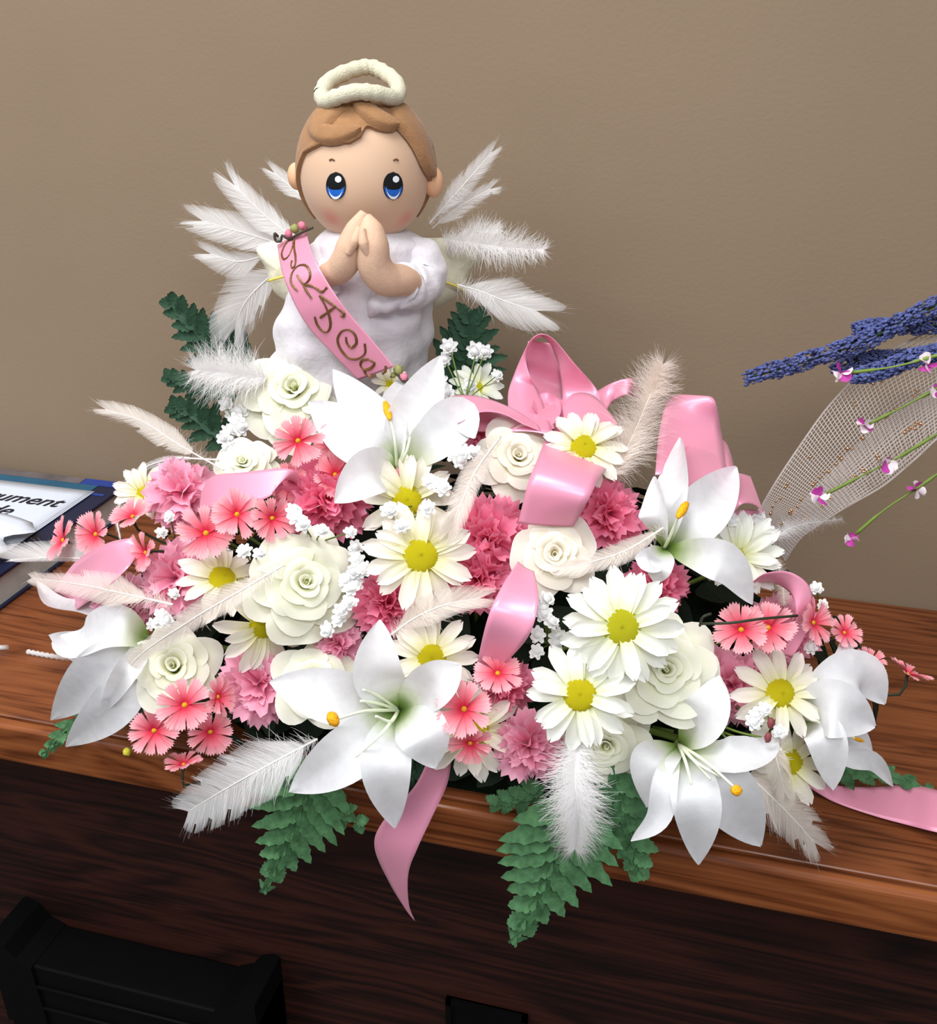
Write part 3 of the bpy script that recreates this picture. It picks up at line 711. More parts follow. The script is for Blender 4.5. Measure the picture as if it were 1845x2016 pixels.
# feathers --------------------------------------------------------------
def feather(path, wpx, label, style='vane', mat='feather', hint=None, n=150, s0=.12, split=.12, wl=1.0, wr=1.0, cat='feather', group='loose white feathers', lean=.75):
    """path: points base to tip in the scene; wpx: half width in photograph pixels"""
    p = spline(path, 50); p0 = p[0].copy(); m_ = px2m(p[25]); hw = wpx * m_
    hn = tocam(p[25]) if hint is None else nrm(hint)
    r = empty('feather', p0, label, cat, group)
    MB().tube(p, np.linspace(.0008 if style != 'fluff' else .0003, .0002, 50), 5).build('shaft', MT['shaft'], r, p0)
    T = np.array([nrm(t) for t in np.gradient(p, axis=0)]); L = np.linalg.norm(np.diff(p, axis=0), axis=1).sum()
    b = MB()
    def at(x): k = min(48, int(x * 49)); f = x * 49 - k; return p[k] * (1 - f) + p[k + 1] * f, T[k]
    def barb(side, s, ln, ang, curl, nz, bw, seg):
        q, t = at(s); N = nrm(hn - t * (hn @ t)); S = np.cross(t, N) * side
        pts = []; d = t * math.cos(ang) + S * math.sin(ang) + N * nz; d = nrm(d); c = q.copy(); pts.append(c)
        for k in range(seg):
            d = nrm(d + (t * curl + N * nz * .3) / seg); c = c + d * ln / seg; pts.append(c)
        if bw is None: return pts
        V = []
        for k, c in enumerate(pts):
            w = bw * (1 - .75 * (k / seg) ** 2); V += [c - t * w / 2, c + t * w / 2]
        b.add(V, [(2 * k, 2 * k + 1, 2 * k + 3, 2 * k + 2) for k in range(seg)])
    if style in ('vane', 'mix'):
        pass
        for side in (-1, 1):
            gap = 0; wk = wl if side < 0 else wr; rows = []; cuts = set()
            for k in range(n):
                s = s0 + (1 - s0) * (k + .5) / n
                if rng.rand() < split / 22: gap = rng.uniform(-.14, .14); cuts.add(k)
                pr = min(1, (s - s0) / .2 + .35) * (1 if s < .85 else math.sqrt(max(.25, 1 - ((s - .85) / .18) ** 2)))
                rows.append(barb(side, s, hw * wk * pr * 1.25 * rng.uniform(.97, 1.03), lean + gap * (s < .9) - .45 * s * s, .35, .05 * math.sin(s * 9), None, 6))
            V = [q for r_ in rows for q in r_]; Fc = []
            for k in range(len(rows) - 1):
                for j in range(6):
                    if (k + 1) in cuts and j > 3: continue
                    Fc.append((k * 7 + j, k * 7 + j + 1, k * 7 + j + 8, k * 7 + j + 7))
            al = [min(1., max(0., j / 6 * .92 + rj)) for rj in rng.uniform(-.16, .16, len(rows)) for j in range(7)]
            b.add(V, Fc, al)
            for k in range(int(n * .9)):
                s = s0 + (1 - s0) * rng.rand(); pr = min(1, (s - s0) / .2 + .35)
                barb(side, s, hw * wk * pr * rng.uniform(.9, 1.42), lean - .45 * s * s + rng.uniform(-.16, .16), .3, rng.uniform(-.15, .15), .0004, 5)
    if style in ('fluff', 'mix'):
        cnt = n * 18 if style == 'fluff' else int(n * 2.2)
        for k in range(cnt):
            s = rng.uniform(0.0, 1) if style == 'fluff' else rng.uniform(0, max(.5, s0 + .25))
            pr = .55 + .45 * math.sin(math.pi * min(1, s * 1.05))
            barb(rng.choice([-1, 1]), s, hw * pr * (rng.uniform(.25, .8) if k % 3 else rng.uniform(.8, 1.3)), rng.uniform(.2, 1.5), rng.uniform(-.6, .9), rng.uniform(-.9, .9), .00034, 5)
    v = b.build('vane' if style != 'fluff' else 'down', MT[mat], r, p0); v['kind'] = 'stuff'; return r

# ribbons --------------------------------------------------------------
def strip(e1, e2, n=40, m=9, bow=0.0):
    a = spline(e1, n); c = spline(e2, n); P = []
    for i in range(n):
        t = nrm(np.gradient((a + c) / 2, axis=0)[i]); w = c[i] - a[i]; N = nrm(np.cross(t, w))
        P.append([a[i] + w * j / (m - 1) + N * bow * np.linalg.norm(w) * math.sin(math.pi * j / (m - 1)) for j in range(m)])
    return P
def ribbon(name, label, e1, e2, cat='ribbon', group=None, parent=None, origin=None, bow=.0, mat='satin', n=44):
    b = MB().grid(strip(e1, e2, n, 9, bow)); o = np.array(b.V).mean(0) if origin is None else origin
    ob = b.build(name, MT[mat], parent, o)
    if parent is None: ob.location = Vector(o); tag(ob, label, cat, group)
    solidify(ob, .0003); return ob

# ferns ------------------------------------------------------------------
def leaflet(path, hwp, lobes=5, hint=None, mid=.0):
    """lobed leaflet with toothed edge"""
    n = 4 * lobes + 3; p = spline(path, n); T = np.gradient(p, axis=0); m_ = px2m(p[n // 2]); P = []
    for i in range(n):
        s = i / (n - 1); t = nrm(T[i]); h = tocam(p[i]) if hint is None else hint; N = nrm(h - t * (h @ t)); S = np.cross(t, N)
        env = (.7 + .3 * min(1, s / .2)) * (1 - s ** 1.5) ** .8
        lob = .72 + .28 * abs(math.sin(math.pi * lobes * s + .3)) + .05 * ((i % 2) * 2 - 1)
        w = hwp * m_ * max(.02, env * lob)
        P.append([p[i] + S * w * v + N * (.18 * hwp * m_ * abs(v) * (1 - .5 * s) - .05 * hwp * m_ * (i % 2) * abs(v)) + t * w * .35 * abs(v) for v in (-1, -.5, 0, .5, 1)])
    return P
def fern(label, rachis, leaflets, mat='fern', hint=None, group='fern fronds around the flowers', lobes=4):
    p0 = rachis[0]; r = empty('fern_frond', p0, label, 'leaf', group)
    MB().tube(spline(rachis, 16), np.linspace(.0016, .0006, 16), 6).build('stalk', MT[mat], r, p0)
    for pts, w in leaflets:
        MB().grid(leaflet(pts, w, lobes, hint)).build('leaflet', MT[mat], r, p0)
    return r
def auto_fern(label, rach_px, lens, wid, fn, mat='fern', taper=.9, ang=1.0, group='fern fronds around the flowers', s0=.15, s1=.98, npairs=7, tipw=None, swing=0.0):
    """rach_px: pixel points of the mid rib; leaflets spread on both sides in the plane given by fn(px, py)"""
    q = spline([np.array((x, y, 0.)) for x, y in rach_px], 60); T = np.gradient(q, axis=0); out = []
    npairs += 1
    for k in range(npairs):
        s = s0 + (s1 - s0) * k / (npairs - 1); i = int(s * 59); t = nrm(T[i]); nn = np.array((-t[1], t[0], 0))
        for sd in (-1, 1):
            ln = np.interp(s, [0, .25, 1], [lens * .75, lens, lens * (1 - taper)]) * rng.uniform(.9, 1.08); a = ang * (1 - .3 * s)
            d = t * math.cos(a) + nn * sd * math.sin(a); c = q[i]; e = c + d * ln; mdp = (c + e) / 2 + t * ln * .06
            out.append(([fn(c[0], c[1]), fn(mdp[0], mdp[1]), fn(e[0], e[1])], wid * .74 * np.interp(s, [0, 1], [1, .7])))
    out.append(([fn(*q[z][:2]) for z in (4, 22, 40, 58)], wid * .62))
    i = int(s1 * 59); e = q[-1]; c = q[int(.72 * 59)]
    out.append(([fn(*c[:2]), fn(*((c + e) / 2)[:2]), fn(*e[:2])], tipw or wid * .55))
    return fern(label, [fn(*z[:2]) for z in q[::6]] + [fn(*e[:2])], out, mat, None, group)

# baby's breath -------------------------------------------------------------
def breath_blossom(k):
    b = MB()
    for ring in range(3):
        for j in range(7):
            az = 2 * math.pi * j / 7 + ring * .4 + rng.uniform(-.2, .2); el = (.1, .7, 1.2)[ring] + rng.uniform(-.15, .15); l = (1, .85, .65)[ring] * rng.uniform(.85, 1.1)
            P = []
            for i in range(4):
                s = i / 3; w = .34 * math.sin(math.pi * (.15 + .7 * s)); row = []
                for t in (-1, 0, 1):
                    x = s * l; v = np.array((x * math.cos(el), w * t, x * math.sin(el) + .1 * t * t))
                    row.append((v[0] * math.cos(az) - v[1] * math.sin(az), v[0] * math.sin(az) + v[1] * math.cos(az), v[2]))
                P.append(row)
            b.grid(P)
    b.ball((0, 0, .25), .55, 8, 6, None, .12)
    return mesh('blossom', b.V, b.F, MT['breath'], b.A)
BB = [breath_blossom(k) for k in range(4)]
def breath(base, spots, label, off=.02, stem='stem', r=16, bo=-.01):
    p0 = M(base[0], base[1], bo); rt = empty('babys_breath_sprig', p0, label, 'flower', "sprigs of baby's breath")
    st = MB()
    for q in spots:
        p = M(q[0], q[1], q[2] if len(q) > 2 else off); rr = (q[3] if len(q) > 3 else r) * 1.12 * px2m(p)
        n = facing(p, rng.uniform(-.5, .5), rng.uniform(-.3, .6)); o = link('blossom', BB[rng.randint(4)], rt)
        mw = basis(n, rng.uniform(0, 6), p).to_4x4() @ Matrix.Scale(rr, 4); mw.translation = Vector(p - p0); o.matrix_local = mw
        st.tube(spline([p0, (p0 + p) / 2 + tocam(p) * -.004, p - n * rr * .1], 6), .0006, 4)
    st.build('stem', MT[stem], rt, p0); return rt

# ------------------------------------------------------------------ foam base and filler greenery
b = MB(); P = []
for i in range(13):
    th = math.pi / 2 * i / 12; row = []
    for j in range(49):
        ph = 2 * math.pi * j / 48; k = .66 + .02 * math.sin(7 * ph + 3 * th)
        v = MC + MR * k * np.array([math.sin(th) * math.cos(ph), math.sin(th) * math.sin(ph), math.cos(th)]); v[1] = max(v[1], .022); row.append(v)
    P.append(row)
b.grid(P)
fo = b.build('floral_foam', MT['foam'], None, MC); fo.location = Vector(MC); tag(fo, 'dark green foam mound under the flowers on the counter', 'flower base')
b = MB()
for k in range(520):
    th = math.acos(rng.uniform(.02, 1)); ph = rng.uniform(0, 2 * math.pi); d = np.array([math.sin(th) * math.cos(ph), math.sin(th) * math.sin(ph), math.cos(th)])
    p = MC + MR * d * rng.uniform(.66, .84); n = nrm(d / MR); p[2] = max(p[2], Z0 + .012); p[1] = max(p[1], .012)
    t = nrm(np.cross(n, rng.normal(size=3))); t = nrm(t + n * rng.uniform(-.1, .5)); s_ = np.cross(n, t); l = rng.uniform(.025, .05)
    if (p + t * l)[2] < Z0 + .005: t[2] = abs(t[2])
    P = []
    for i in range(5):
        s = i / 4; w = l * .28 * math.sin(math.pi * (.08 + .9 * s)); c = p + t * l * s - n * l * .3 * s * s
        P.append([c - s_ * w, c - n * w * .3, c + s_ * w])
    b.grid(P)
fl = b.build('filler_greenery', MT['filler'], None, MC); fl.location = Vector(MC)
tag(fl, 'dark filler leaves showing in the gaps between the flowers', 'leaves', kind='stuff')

# ------------------------------------------------------------------ carnations
for a in [
 (362, 972, 78, 'light pink carnation above the cosmos at the upper left', None, -.012, 'carn_light'),
 (640, 985, 92, 'pink carnation left of the upper lily, behind its lowest petal', None, -.012, 'carn'),
 (960, 1065, 92, 'pink carnation with a deep rosy heart between the centre daisy and a cream rose', (.05, .25), -.01, 'carn'),
 (942, 1140, 72, 'pink carnation just under another, left of the upright ribbon loop', (.0, -.15), -.004, 'carn'),
 (1197, 1012, 74, 'pink carnation beside the arched ribbon loop near the right upper lily', (.1, .15), -.004, 'carn'),
 (765, 1190, 76, 'pink carnation under the centre daisy', None, -.016, 'carn'),
 (512, 1345, 84, 'pink carnation left of the big front lily', (-.2, -.1), -.012, 'carn_light'),
 (1040, 1465, 76, 'pink carnation low at the front below the left white daisy', (.0, -.3), -.006, 'carn_light'),
 (352, 1140, 88, 'light pink carnation behind the half hidden daisy on the left', None, -.018, 'carn_light'),
 (950, 842, 46, 'small pink carnation peeping out under the bow', (.1, .5), -.005, 'carn'),
 (1440, 1350, 80, 'light pink carnation left of the daisy at the right end', (.25, .0), -.014, 'carn_light'),
 (245, 1190, 62, 'pink carnation under the long feather at the left end', (-.4, .1), -.012, 'carn_light'),
 (1290, 1155, 66, 'pink carnation behind the large white daisy on the right', (.2, .2), -.022, 'carn'),
 (668, 1268, 52, 'mauve pink carnation tucked left of the front lily top petal', (-.2, .0), -.02, 'carn_light'),
 (1545, 1245, 74, 'pink carnation behind the cosmos under the right hand ribbon loop', (.4, .1), -.018, 'carn_light'),
 (985, 1350, 66, 'deep pink carnation behind the small cosmos right of the front lily', (.0, .0), -.02, 'carn'),
]: carnation(*a)

# ------------------------------------------------------------------ roses
for a in [
 (580, 772, 112, 'large cream rose at the foot of the doll, top left', (-.1, .42), .012, 'rose', 7),
 (482, 915, 66, 'cream rose half hidden behind the ribbon loop on the left', (-.2, .5), .0, 'rose', 7),
 (600, 1150, 116, 'large pale green white rose left of the centre daisy', (.1, .12), .012, 'rose', 7),
 (345, 1318, 88, 'cream rose beside the lily at the left end', (-.12, .25), .004, 'rose', 6),
 (1018, 905, 84, 'cream rosebud between the upper lily and the arched ribbon', (.12, .32), .004, 'rose_blush', 6),
 (1092, 1092, 84, 'ivory rose right of the deep pink carnations', (.05, .10), .008, 'rose_blush', 6),
 (1310, 1320, 112, 'large cream rose tucked under the big white daisy', (.08, .08), .022, 'rose', 7),
 (620, 1345, 84, 'cream rose peeping over the left petal of the front lily', (-.15, .1), -.006, 'rose', 6),
 (1192, 1462, 98, 'cream rose below the two white daisies on the right', (.0, -.3), -.006, 'rose', 7),
]: rose(*a)

# ------------------------------------------------------------------ daisies
daisy(828, 1095, 112, 'cream daisy with a bright yellow centre in the middle of the flowers', (.0, .12), .030, 13, 'daisy', 'disc')
daisy(1224, 1236, 118, 'largest white daisy, with greenish yellow centre, over a large cream rose', (.02, .02), .055, 15, 'daisy_white', 'disc_green')
daisy(1142, 1368, 106, 'white daisy just below and left of the largest one', (-.04, .02), .05, 13, 'daisy_white', 'disc', .2)
daisy(850, 1297, 92, 'ivory daisy half covered by a pale feather above the front lily', (.0, .1), .012, 13, 'daisy', 'disc')
daisy(802, 985, 98, 'cream daisy hanging its petals down below the upper lily', (-.05, .05), .018, 12, 'daisy', 'disc', 0, .05)
daisy(1150, 882, 88, 'cream daisy tilted up in front of the bow', (.06, .5), .04, 14, 'daisy', 'disc')
daisy(1534, 1366, 98, 'cream daisy turned to the right near the lily at the right end', (.42, .05), .020, 12, 'daisy', 'disc')
daisy(438, 1142, 92, 'cream daisy half hidden by a feather on the left, one petal bright', (.25, .55), .014, 11, 'daisy', 'disc')
daisy(516, 1230, 96, 'cream daisy drooping under the large pale green rose', (.45, -.35), .006, 11, 'daisy', 'disc', 0, .1)
daisy(930, 1435, 104, 'cream daisy behind the small cosmos right of the front lily', (.0, -.1), -.004, 13, 'daisy', 'disc')
daisy(1452, 1098, 92, 'half closed cream daisy right of the right upper lily', (.25, .30), .0, 14, 'daisy_white', 'disc_green', 0, .45)
daisy(285, 972, 62, 'small cream daisy under the curled feather at the upper left', (-.4, .3), .0, 11, 'daisy', 'disc', 0, .3)
daisy(768, 758, 42, 'tiny cream daisy below the lower end of the sash', (.0, .4), .012, 10, 'daisy', 'disc', 0, .4)
daisy(938, 765, 56, 'white daisy behind the baby breath stems right of the doll', (.1, .5), .0, 12, 'daisy_white', 'disc_green', 0, .3)
daisy(1552, 1500, 90, 'ivory daisy with drooping petals low between the two right lilies', (.3, -.25), .002, 11, 'daisy', 'disc', 0, .1)

# ------------------------------------------------------------------ lilies
lily((782, 925, .014), [
  ([(745, 850, .045), (655, 727, .035)], 44, {'cup': .3}),
  ([(812, 830, .055), (866, 702, .045)], 46, {'cup': .3}),
  ([(850, 868, .055), (905, 822, .06), (934, 862, .05)], 48, {'cup': .15}),
  ([(700, 862, .055), (608, 792, .06)], 46, {'cup': .2}),
  ([(730, 930, .055), (658, 990, .06)], 48, {'cup': .2}),
  ([(782, 850, .03), (790, 742, .02)], 46),
 ], 'white lily with orange anther at the top, below the sash', [((758, 790, .078), (768, 826, .074), 8)],
 [[(778, 870, .05), (768, 822, .072)], [(800, 890, .05), (812, 840, .062)], [(795, 885, .05), (800, 830, .06)]])
lily((785, 1398, .006), [
  ([(745, 1330, .05), (748, 1220, .055)], 50, {'cup': .2}),
  ([(850, 1350, .055), (908, 1308, .05)], 46, {'cup': .25}),
  ([(660, 1372, .06), (532, 1343, .055)], 52, {'cup': .3}),
  ([(690, 1480, .068), (568, 1560, .06)], 52, {'cup': .2}),
  ([(760, 1500, .068), (778, 1630, .055)], 48, {'cup': .2}),
  ([(830, 1440, .06), (858, 1512, .05)], 52, {'cup': .15}),
 ], 'largest white lily, at the front centre, with a green throat', [((648, 1402, .088), (664, 1430, .086), 12)],
 [[(720, 1400, .06), (662, 1416, .086)], [(745, 1370, .04), (715, 1358, .06)], [(745, 1385, .04), (710, 1380, .06)], [(755, 1440, .06), (700, 1490, .075)], [(770, 1420, .05), (740, 1410, .07)]])
lily((1308, 1080, .006), [
  ([(1322, 970, .05), (1340, 862, .045)], 40, {'cup': .3, 'h': (-.5, .2)}),
  ([(1380, 1010, .055), (1449, 920, .05)], 48, {'cup': .3}),
  ([(1290, 1010, .04), (1288, 938, .03)], 34, {'h': (-.6, 0)}),
  ([(1390, 1095, .06), (1440, 1120, .065), (1482, 1190, .045)], 40, {'cup': .2}),
  ([(1285, 1100, .045), (1250, 1098, .045)], 28, {'cup': .3}),
  ([(1300, 1110, .045), (1292, 1150, .03)], 26),
 ], 'white lily at the upper right in front of the pink ribbon', [((1334, 1020, .075), (1354, 988, .075), 9)],
 [[(1322, 1050, .045), (1338, 1012, .074)]])
lily((1336, 1465, .004), [
  ([(1390, 1410, .04), (1418, 1330, .04)], 48, {'cup': .25, 'h': (-.3, .1)}),
  ([(1420, 1490, .05), (1490, 1480, .05), (1530, 1455, .035)], 40, {'cup': .3, 'h': (0, .5)}),
  ([(1430, 1560, .045), (1498, 1664, .03)], 58, {'cup': .2}),
  ([(1370, 1570, .06), (1376, 1702, .045)], 46, {'cup': .25}),
  ([(1288, 1500, .035), (1272, 1590, .03)], 44, {'cup': .2, 'h': (-.3, 0)}),
  ([(1312, 1530, .05), (1296, 1610, .055), (1242, 1656, .05)], 26, {'cup': .2, 'ruf': .0}),
 ], 'white lily hanging at the front right with long pale filaments', [((1440, 1552, .080), (1460, 1560, .080), 11)],
 [[(1390, 1500, .06), (1444, 1548, .080)], [(1370, 1500, .055), (1420, 1530, .07)], [(1350, 1500, .05), (1362, 1545, .06)], [(1360, 1490, .05), (1400, 1535, .065)]], None, 'lily')
lily((300, 1262, .0), [
  ([(230, 1235, .05), (150, 1262, .05), (120, 1250, .035)], 46, {'cup': .25, 'h': (0, .3)}),
  ([(190, 1205, .02), (110, 1190, .02), (72, 1142, .02)], 22, {'cup': .4, 'h': (0, .6)}),
  ([(200, 1320, .055), (100, 1418, .03)], 46, {'cup': .2}),
  ([(230, 1380, .05), (130, 1470, .03)], 42, {'cup': .25}),
  ([(250, 1320, .065), (196, 1410, .05)], 22, {'cup': .4}),
  ([(190, 1280, .02), (95, 1250, .01)], 30, {'cup': .3}),
 ], 'white lily spreading over the counter at the left end')
lily((1575, 1412, .0), [
  ([(1640, 1350, .03), (1700, 1330, .03), (1742, 1385, .02)], 50, {'cup': .2}),
  ([(1640, 1395, .045), (1722, 1430, .04)], 56, {'cup': .2}),
  ([(1620, 1340, .02), (1662, 1290, .02), (1670, 1210, .015)], 18, {'cup': .4}),
  ([(1625, 1450, .04), (1640, 1556, .03)], 38, {'cup': .3}),
  ([(1660, 1485, .03), (1720, 1500, .025), (1758, 1548, .02)], 20, {'cup': .4}),
  ([(1640, 1440, .02), (1716, 1478, .015)], 48, {'cup': .2}),
 ], 'white lily facing the right end with long curling petals', [((1678, 1452, .042), (1702, 1460, .036), 4)],
 [[(1620, 1425, .03), (1682, 1453, .042)]], None, 'lily')

# ------------------------------------------------------------------ cosmos
for a in [
 (587, 868, 54, 'cosmos facing out below the top left rose', (0, .1), .05), (662, 872, 48, 'cosmos half behind the left petal of the upper lily', (.1, .2), .015),
 (566, 950, 44, 'dark cosmos inside the ribbon loop on the left', (.1, .1), .012), (660, 935, 50, 'cosmos just above the lowest petal of the upper lily', (.0, .3), .006),
 (467, 1013, 54, 'cosmos under the left ribbon loop, second row', (-.05, .2), .045), (536, 1020, 50, 'cosmos just right of the one under the left ribbon loop', (.2, -.05), .04),
 (406, 1050, 60, 'cosmos with a yellow heart above the half hidden left daisy', (-.1, .1), .045), (262, 1018, 46, 'cosmos turned away, beside the small upper left daisy', (-.4, .7), .03),
 (190, 1052, 50, 'cosmos turned left on the rim above the left ribbon piece', (-.75, .1), .03), (126, 1064, 50, 'outermost left cosmos, seen edge on over the booklet', (-.88, .35), .02),
 (288, 1088, 46, 'cosmos seen edge on right of the left ribbon piece', (-.85, .0), .03), (364, 1388, 60, 'cosmos facing out below the left end rose', (-.1, -.1), .05),
 (428, 1372, 44, 'cosmos edge on between the left rose and a carnation', (.7, .1), .035), (304, 1438, 54, 'cosmos hanging lowest left over the counter edge', (-.2, -.25), .035),
 (414, 1440, 50, 'cosmos facing down right of the lowest left one', (.15, -.45), .03), (362, 1506, 42, 'cosmos seen from the side over the counter edge by a feather', (-.2, .86), .02),
 (806, 950, 40, 'cosmos showing under the throat of the upper lily', (.1, .1), .012), (980, 1326, 52, 'cosmos at the foot of the upright ribbon loop', (.1, .3), .035),
 (914, 1396, 62, 'cosmos lying on the daisy right of the front lily', (-.05, .05), .045), (926, 1462, 50, 'cosmos hanging on the lower petals of the front daisy', (-.05, -.55), .04),
 (1460, 1240, 58, 'cosmos with a wire stem across it, right side', (-.25, .05), .035), (1512, 1236, 58, 'cosmos with yellow heart inside the right ribbon loop', (.1, .1), .035),
 (1600, 1226, 52, 'cosmos seen edge on right of the right ribbon loop', (.85, .1), .03), (1662, 1246, 38, 'small cosmos behind the curled tip of the right end lily', (.6, .3), .02),
 (1712, 1306, 40, 'small cosmos above the right end lily', (.6, .5), .015), (1786, 1328, 48, 'outermost right cosmos, edge on over the bare counter', (.55, .82), .0),
 (700, 905, 40, 'small cosmos behind the lower left petal of the upper lily', (.0, .3), .0),
]:
    cosmos(a[0], a[1], a[2], 'coral pink ' + a[3], a[4], a[5], 10 if a[2] < 45 else 11)

# ------------------------------------------------------------------ pink satin ribbons
G = 'loops and tails of pink satin ribbon'
bw = empty('ribbon_bow', M(1110, 810, .0), 'big pink satin bow with many loops at the top right behind the flowers', 'ribbon', None); b0 = np.array(bw.location)
def loop(e1, e2, bow_=.0, parent=bw, origin=b0): return ribbon('loop', '', MP(e1), MP(e2), parent=parent, origin=origin, bow=bow_)
# tall upright loop: front legs and the inside seen through it
loop([(1066, 659, .040), (1048, 666, .044), (1031, 694, .046), (1012, 738, .045), (1000, 780, .042), (1006, 850, .03)],
     [(1066, 662, .026), (1046, 674, .034), (1036, 706, .044), (1044, 742, .05), (1062, 775, .052), (1092, 860, .035)], .06)
loop([(1048, 666, .044), (1066, 658, .044), (1090, 668, .046), (1128, 712, .048), (1180, 776, .042), (1190, 850, .03)],
     [(1048, 672, .024), (1067, 663, .022), (1088, 684, .026), (1102, 728, .034), (1108, 790, .036), (1100, 860, .03)], .05)
loop([(1040, 672, .03), (1034, 706, .026), (1040, 742, .022), (1056, 790, .02), (1060, 850, .018)], [(1084, 676, .018), (1102, 726, .014), (1108, 770, .012), (1112, 810, .012), (1112, 850, .012)], -.08)
# left loop
loop([(862, 830, .035), (872, 792, .045), (900, 778, .05), (950, 782, .05), (1010, 805, .045), (1060, 838, .035)],
     [(868, 838, .04), (905, 832, .055), (945, 812, .06), (990, 815, .055), (1030, 835, .045), (1066, 850, .035)])
loop([(905, 832, .05), (945, 812, .03), (990, 815, .02), (1045, 845, .02)], [(915, 850, .02), (950, 850, .01), (990, 850, .01), (1040, 860, .01)])
# small round loop
loop([(1046, 800, .05), (1055, 780, .055), (1078, 773, .055), (1100, 785, .05), (1104, 812, .045), (1090, 835, .045)],
     [(1064, 822, .02), (1068, 806, .02), (1080, 798, .02), (1092, 804, .02), (1096, 818, .02), (1088, 834, .02)])
loop([(1046, 798, .03), (1052, 820, .03), (1060, 840, .03)], [(1102, 796, .025), (1102, 820, .025), (1092, 845, .025)])
loop([(1010, 790, .02), (1030, 830, .02), (1060, 880, .015)], [(1180, 800, .012), (1190, 835, .012), (1180, 880, .01)], .05)
# middle right loop
loop([(1108, 800, .045), (1130, 775, .055), (1170, 780, .055), (1216, 832, .045)], [(1112, 850, .03), (1142, 842, .04), (1180, 846, .045), (1206, 850, .042)])
loop([(1175, 770, .02), (1210, 752, .025), (1246, 746, .02), (1264, 772, .0)], [(1190, 815, .02), (1208, 790, .03), (1236, 778, .03), (1250, 800, .01)])
# large right loops
loop([(1290, 935, .03), (1298, 850, .03), (1318, 785, .03), (1362, 779, .02), (1384, 800, -.01), (1390, 860, -.03)],
     [(1430, 925, .03), (1420, 850, .03), (1408, 790, .03), (1388, 780, .02), (1370, 790, -.005), (1370, 860, -.025)])
loop([(1340, 960, .035), (1345, 890, .03), (1380, 862, .025), (1412, 862, .015)], [(1452, 960, .035), (1442, 905, .035), (1430, 872, .03), (1416, 864, .02)])
loop([(1400, 985, .035), (1420, 940, .04), (1452, 932, .035), (1478, 938, .03)], [(1442, 1012, .03), (1462, 992, .045), (1486, 994, .04), (1504, 1010, .03)])
loop([(1442, 1010, .025), (1468, 1003, .02), (1505, 1012, .015), (1512, 1060, .0)], [(1450, 1030, .01), (1475, 1040, .0), (1495, 1050, .0), (1500, 1072, .0)])
ribbon('ribbon_loop', 'broad arched pink ribbon loop lying over the flowers, centre right', MP([(1072, 868, .03), (1058, 905, .055), (1040, 950, .055), (1020, 1030, .025)]), MP([(1196, 918, .03), (1178, 945, .055), (1158, 985, .055), (1130, 1036, .025)]), group=G, bow=.03)
ribbon('ribbon_loop', 'pink ribbon loop lying level on the left, open at its right end', MP([(395, 972, .02), (418, 938, .045), (480, 930, .05), (560, 922, .045), (588, 935, .03), (594, 962, .01)]), MP([(392, 1005, .015), (420, 1000, .035), (480, 992, .04), (530, 978, .04), (545, 950, .04), (572, 940, .015)]), group=G)
ribbon('ribbon_loop', 'short pink ribbon end curling under the open end of the level left loop', MP([(545, 945, .03), (572, 935, .02), (592, 958, .0)]), MP([(540, 985, .01), (565, 990, .0), (585, 985, -.005)]), group=G)
ribbon('ribbon_loop', 'pink ribbon piece at the far left under the outer cosmos', MP([(105, 1165, .01), (150, 1105, .035), (210, 1070, .045), (262, 1058, .03)]), MP([(150, 1200, .02), (200, 1165, .05), (250, 1120, .05), (275, 1085, .02)]), group=G, bow=.05)
ribbon('ribbon_loop', 'upright pink ribbon loop with a bright sheen in the middle of the flowers', MP([(1020, 1105, .03), (985, 1160, .055), (958, 1225, .058), (932, 1340, .02)]), MP([(1052, 1125, .03), (1060, 1180, .06), (1042, 1250, .06), (992, 1310, .03)]), group=G, bow=-.08)
ribbon('ribbon_loop', 'pink ribbon loop arching at the right end above the cosmos', MP([(1478, 1148, .02), (1510, 1128, .04), (1560, 1128, .045), (1598, 1165, .04), (1590, 1240, .02), (1560, 1295, .005)]), MP([(1520, 1145, .0), (1535, 1152, .02), (1558, 1170, .03), (1568, 1205, .03), (1562, 1245, .015), (1540, 1290, .0)]), group=G)
ribbon('ribbon_tail', 'pink ribbon tail hanging and twisting in front of the counter', WP([(850, 1480, -.04), (815, 1550, -.045), (752, 1620, -.04), (738, 1670, -.035), (768, 1740, -.03), (800, 1792, -.03), (816, 1812, -.03)]), WP([(890, 1490, -.03), (880, 1545, -.035), (850, 1610, -.045), (822, 1670, -.05), (804, 1720, -.045), (805, 1780, -.035), (817, 1813, -.03)]), group=G, n=60)
zt = [(1570, 1520, .012), (1640, 1545, .010), (1720, 1550, .008), (1790, 1545, .014), (1860, 1560, .02), (1960, 1590, .012)]
zb = [(1585, 1545, .006), (1640, 1578, .003), (1720, 1606, .003), (1790, 1625, .006), (1860, 1642, .012), (1960, 1660, .008)]
ribbon('ribbon_tail', 'pink ribbon tail lying on the counter toward the right edge', [onz(*q) for q in zt], [onz(*q) for q in zb], group=G)

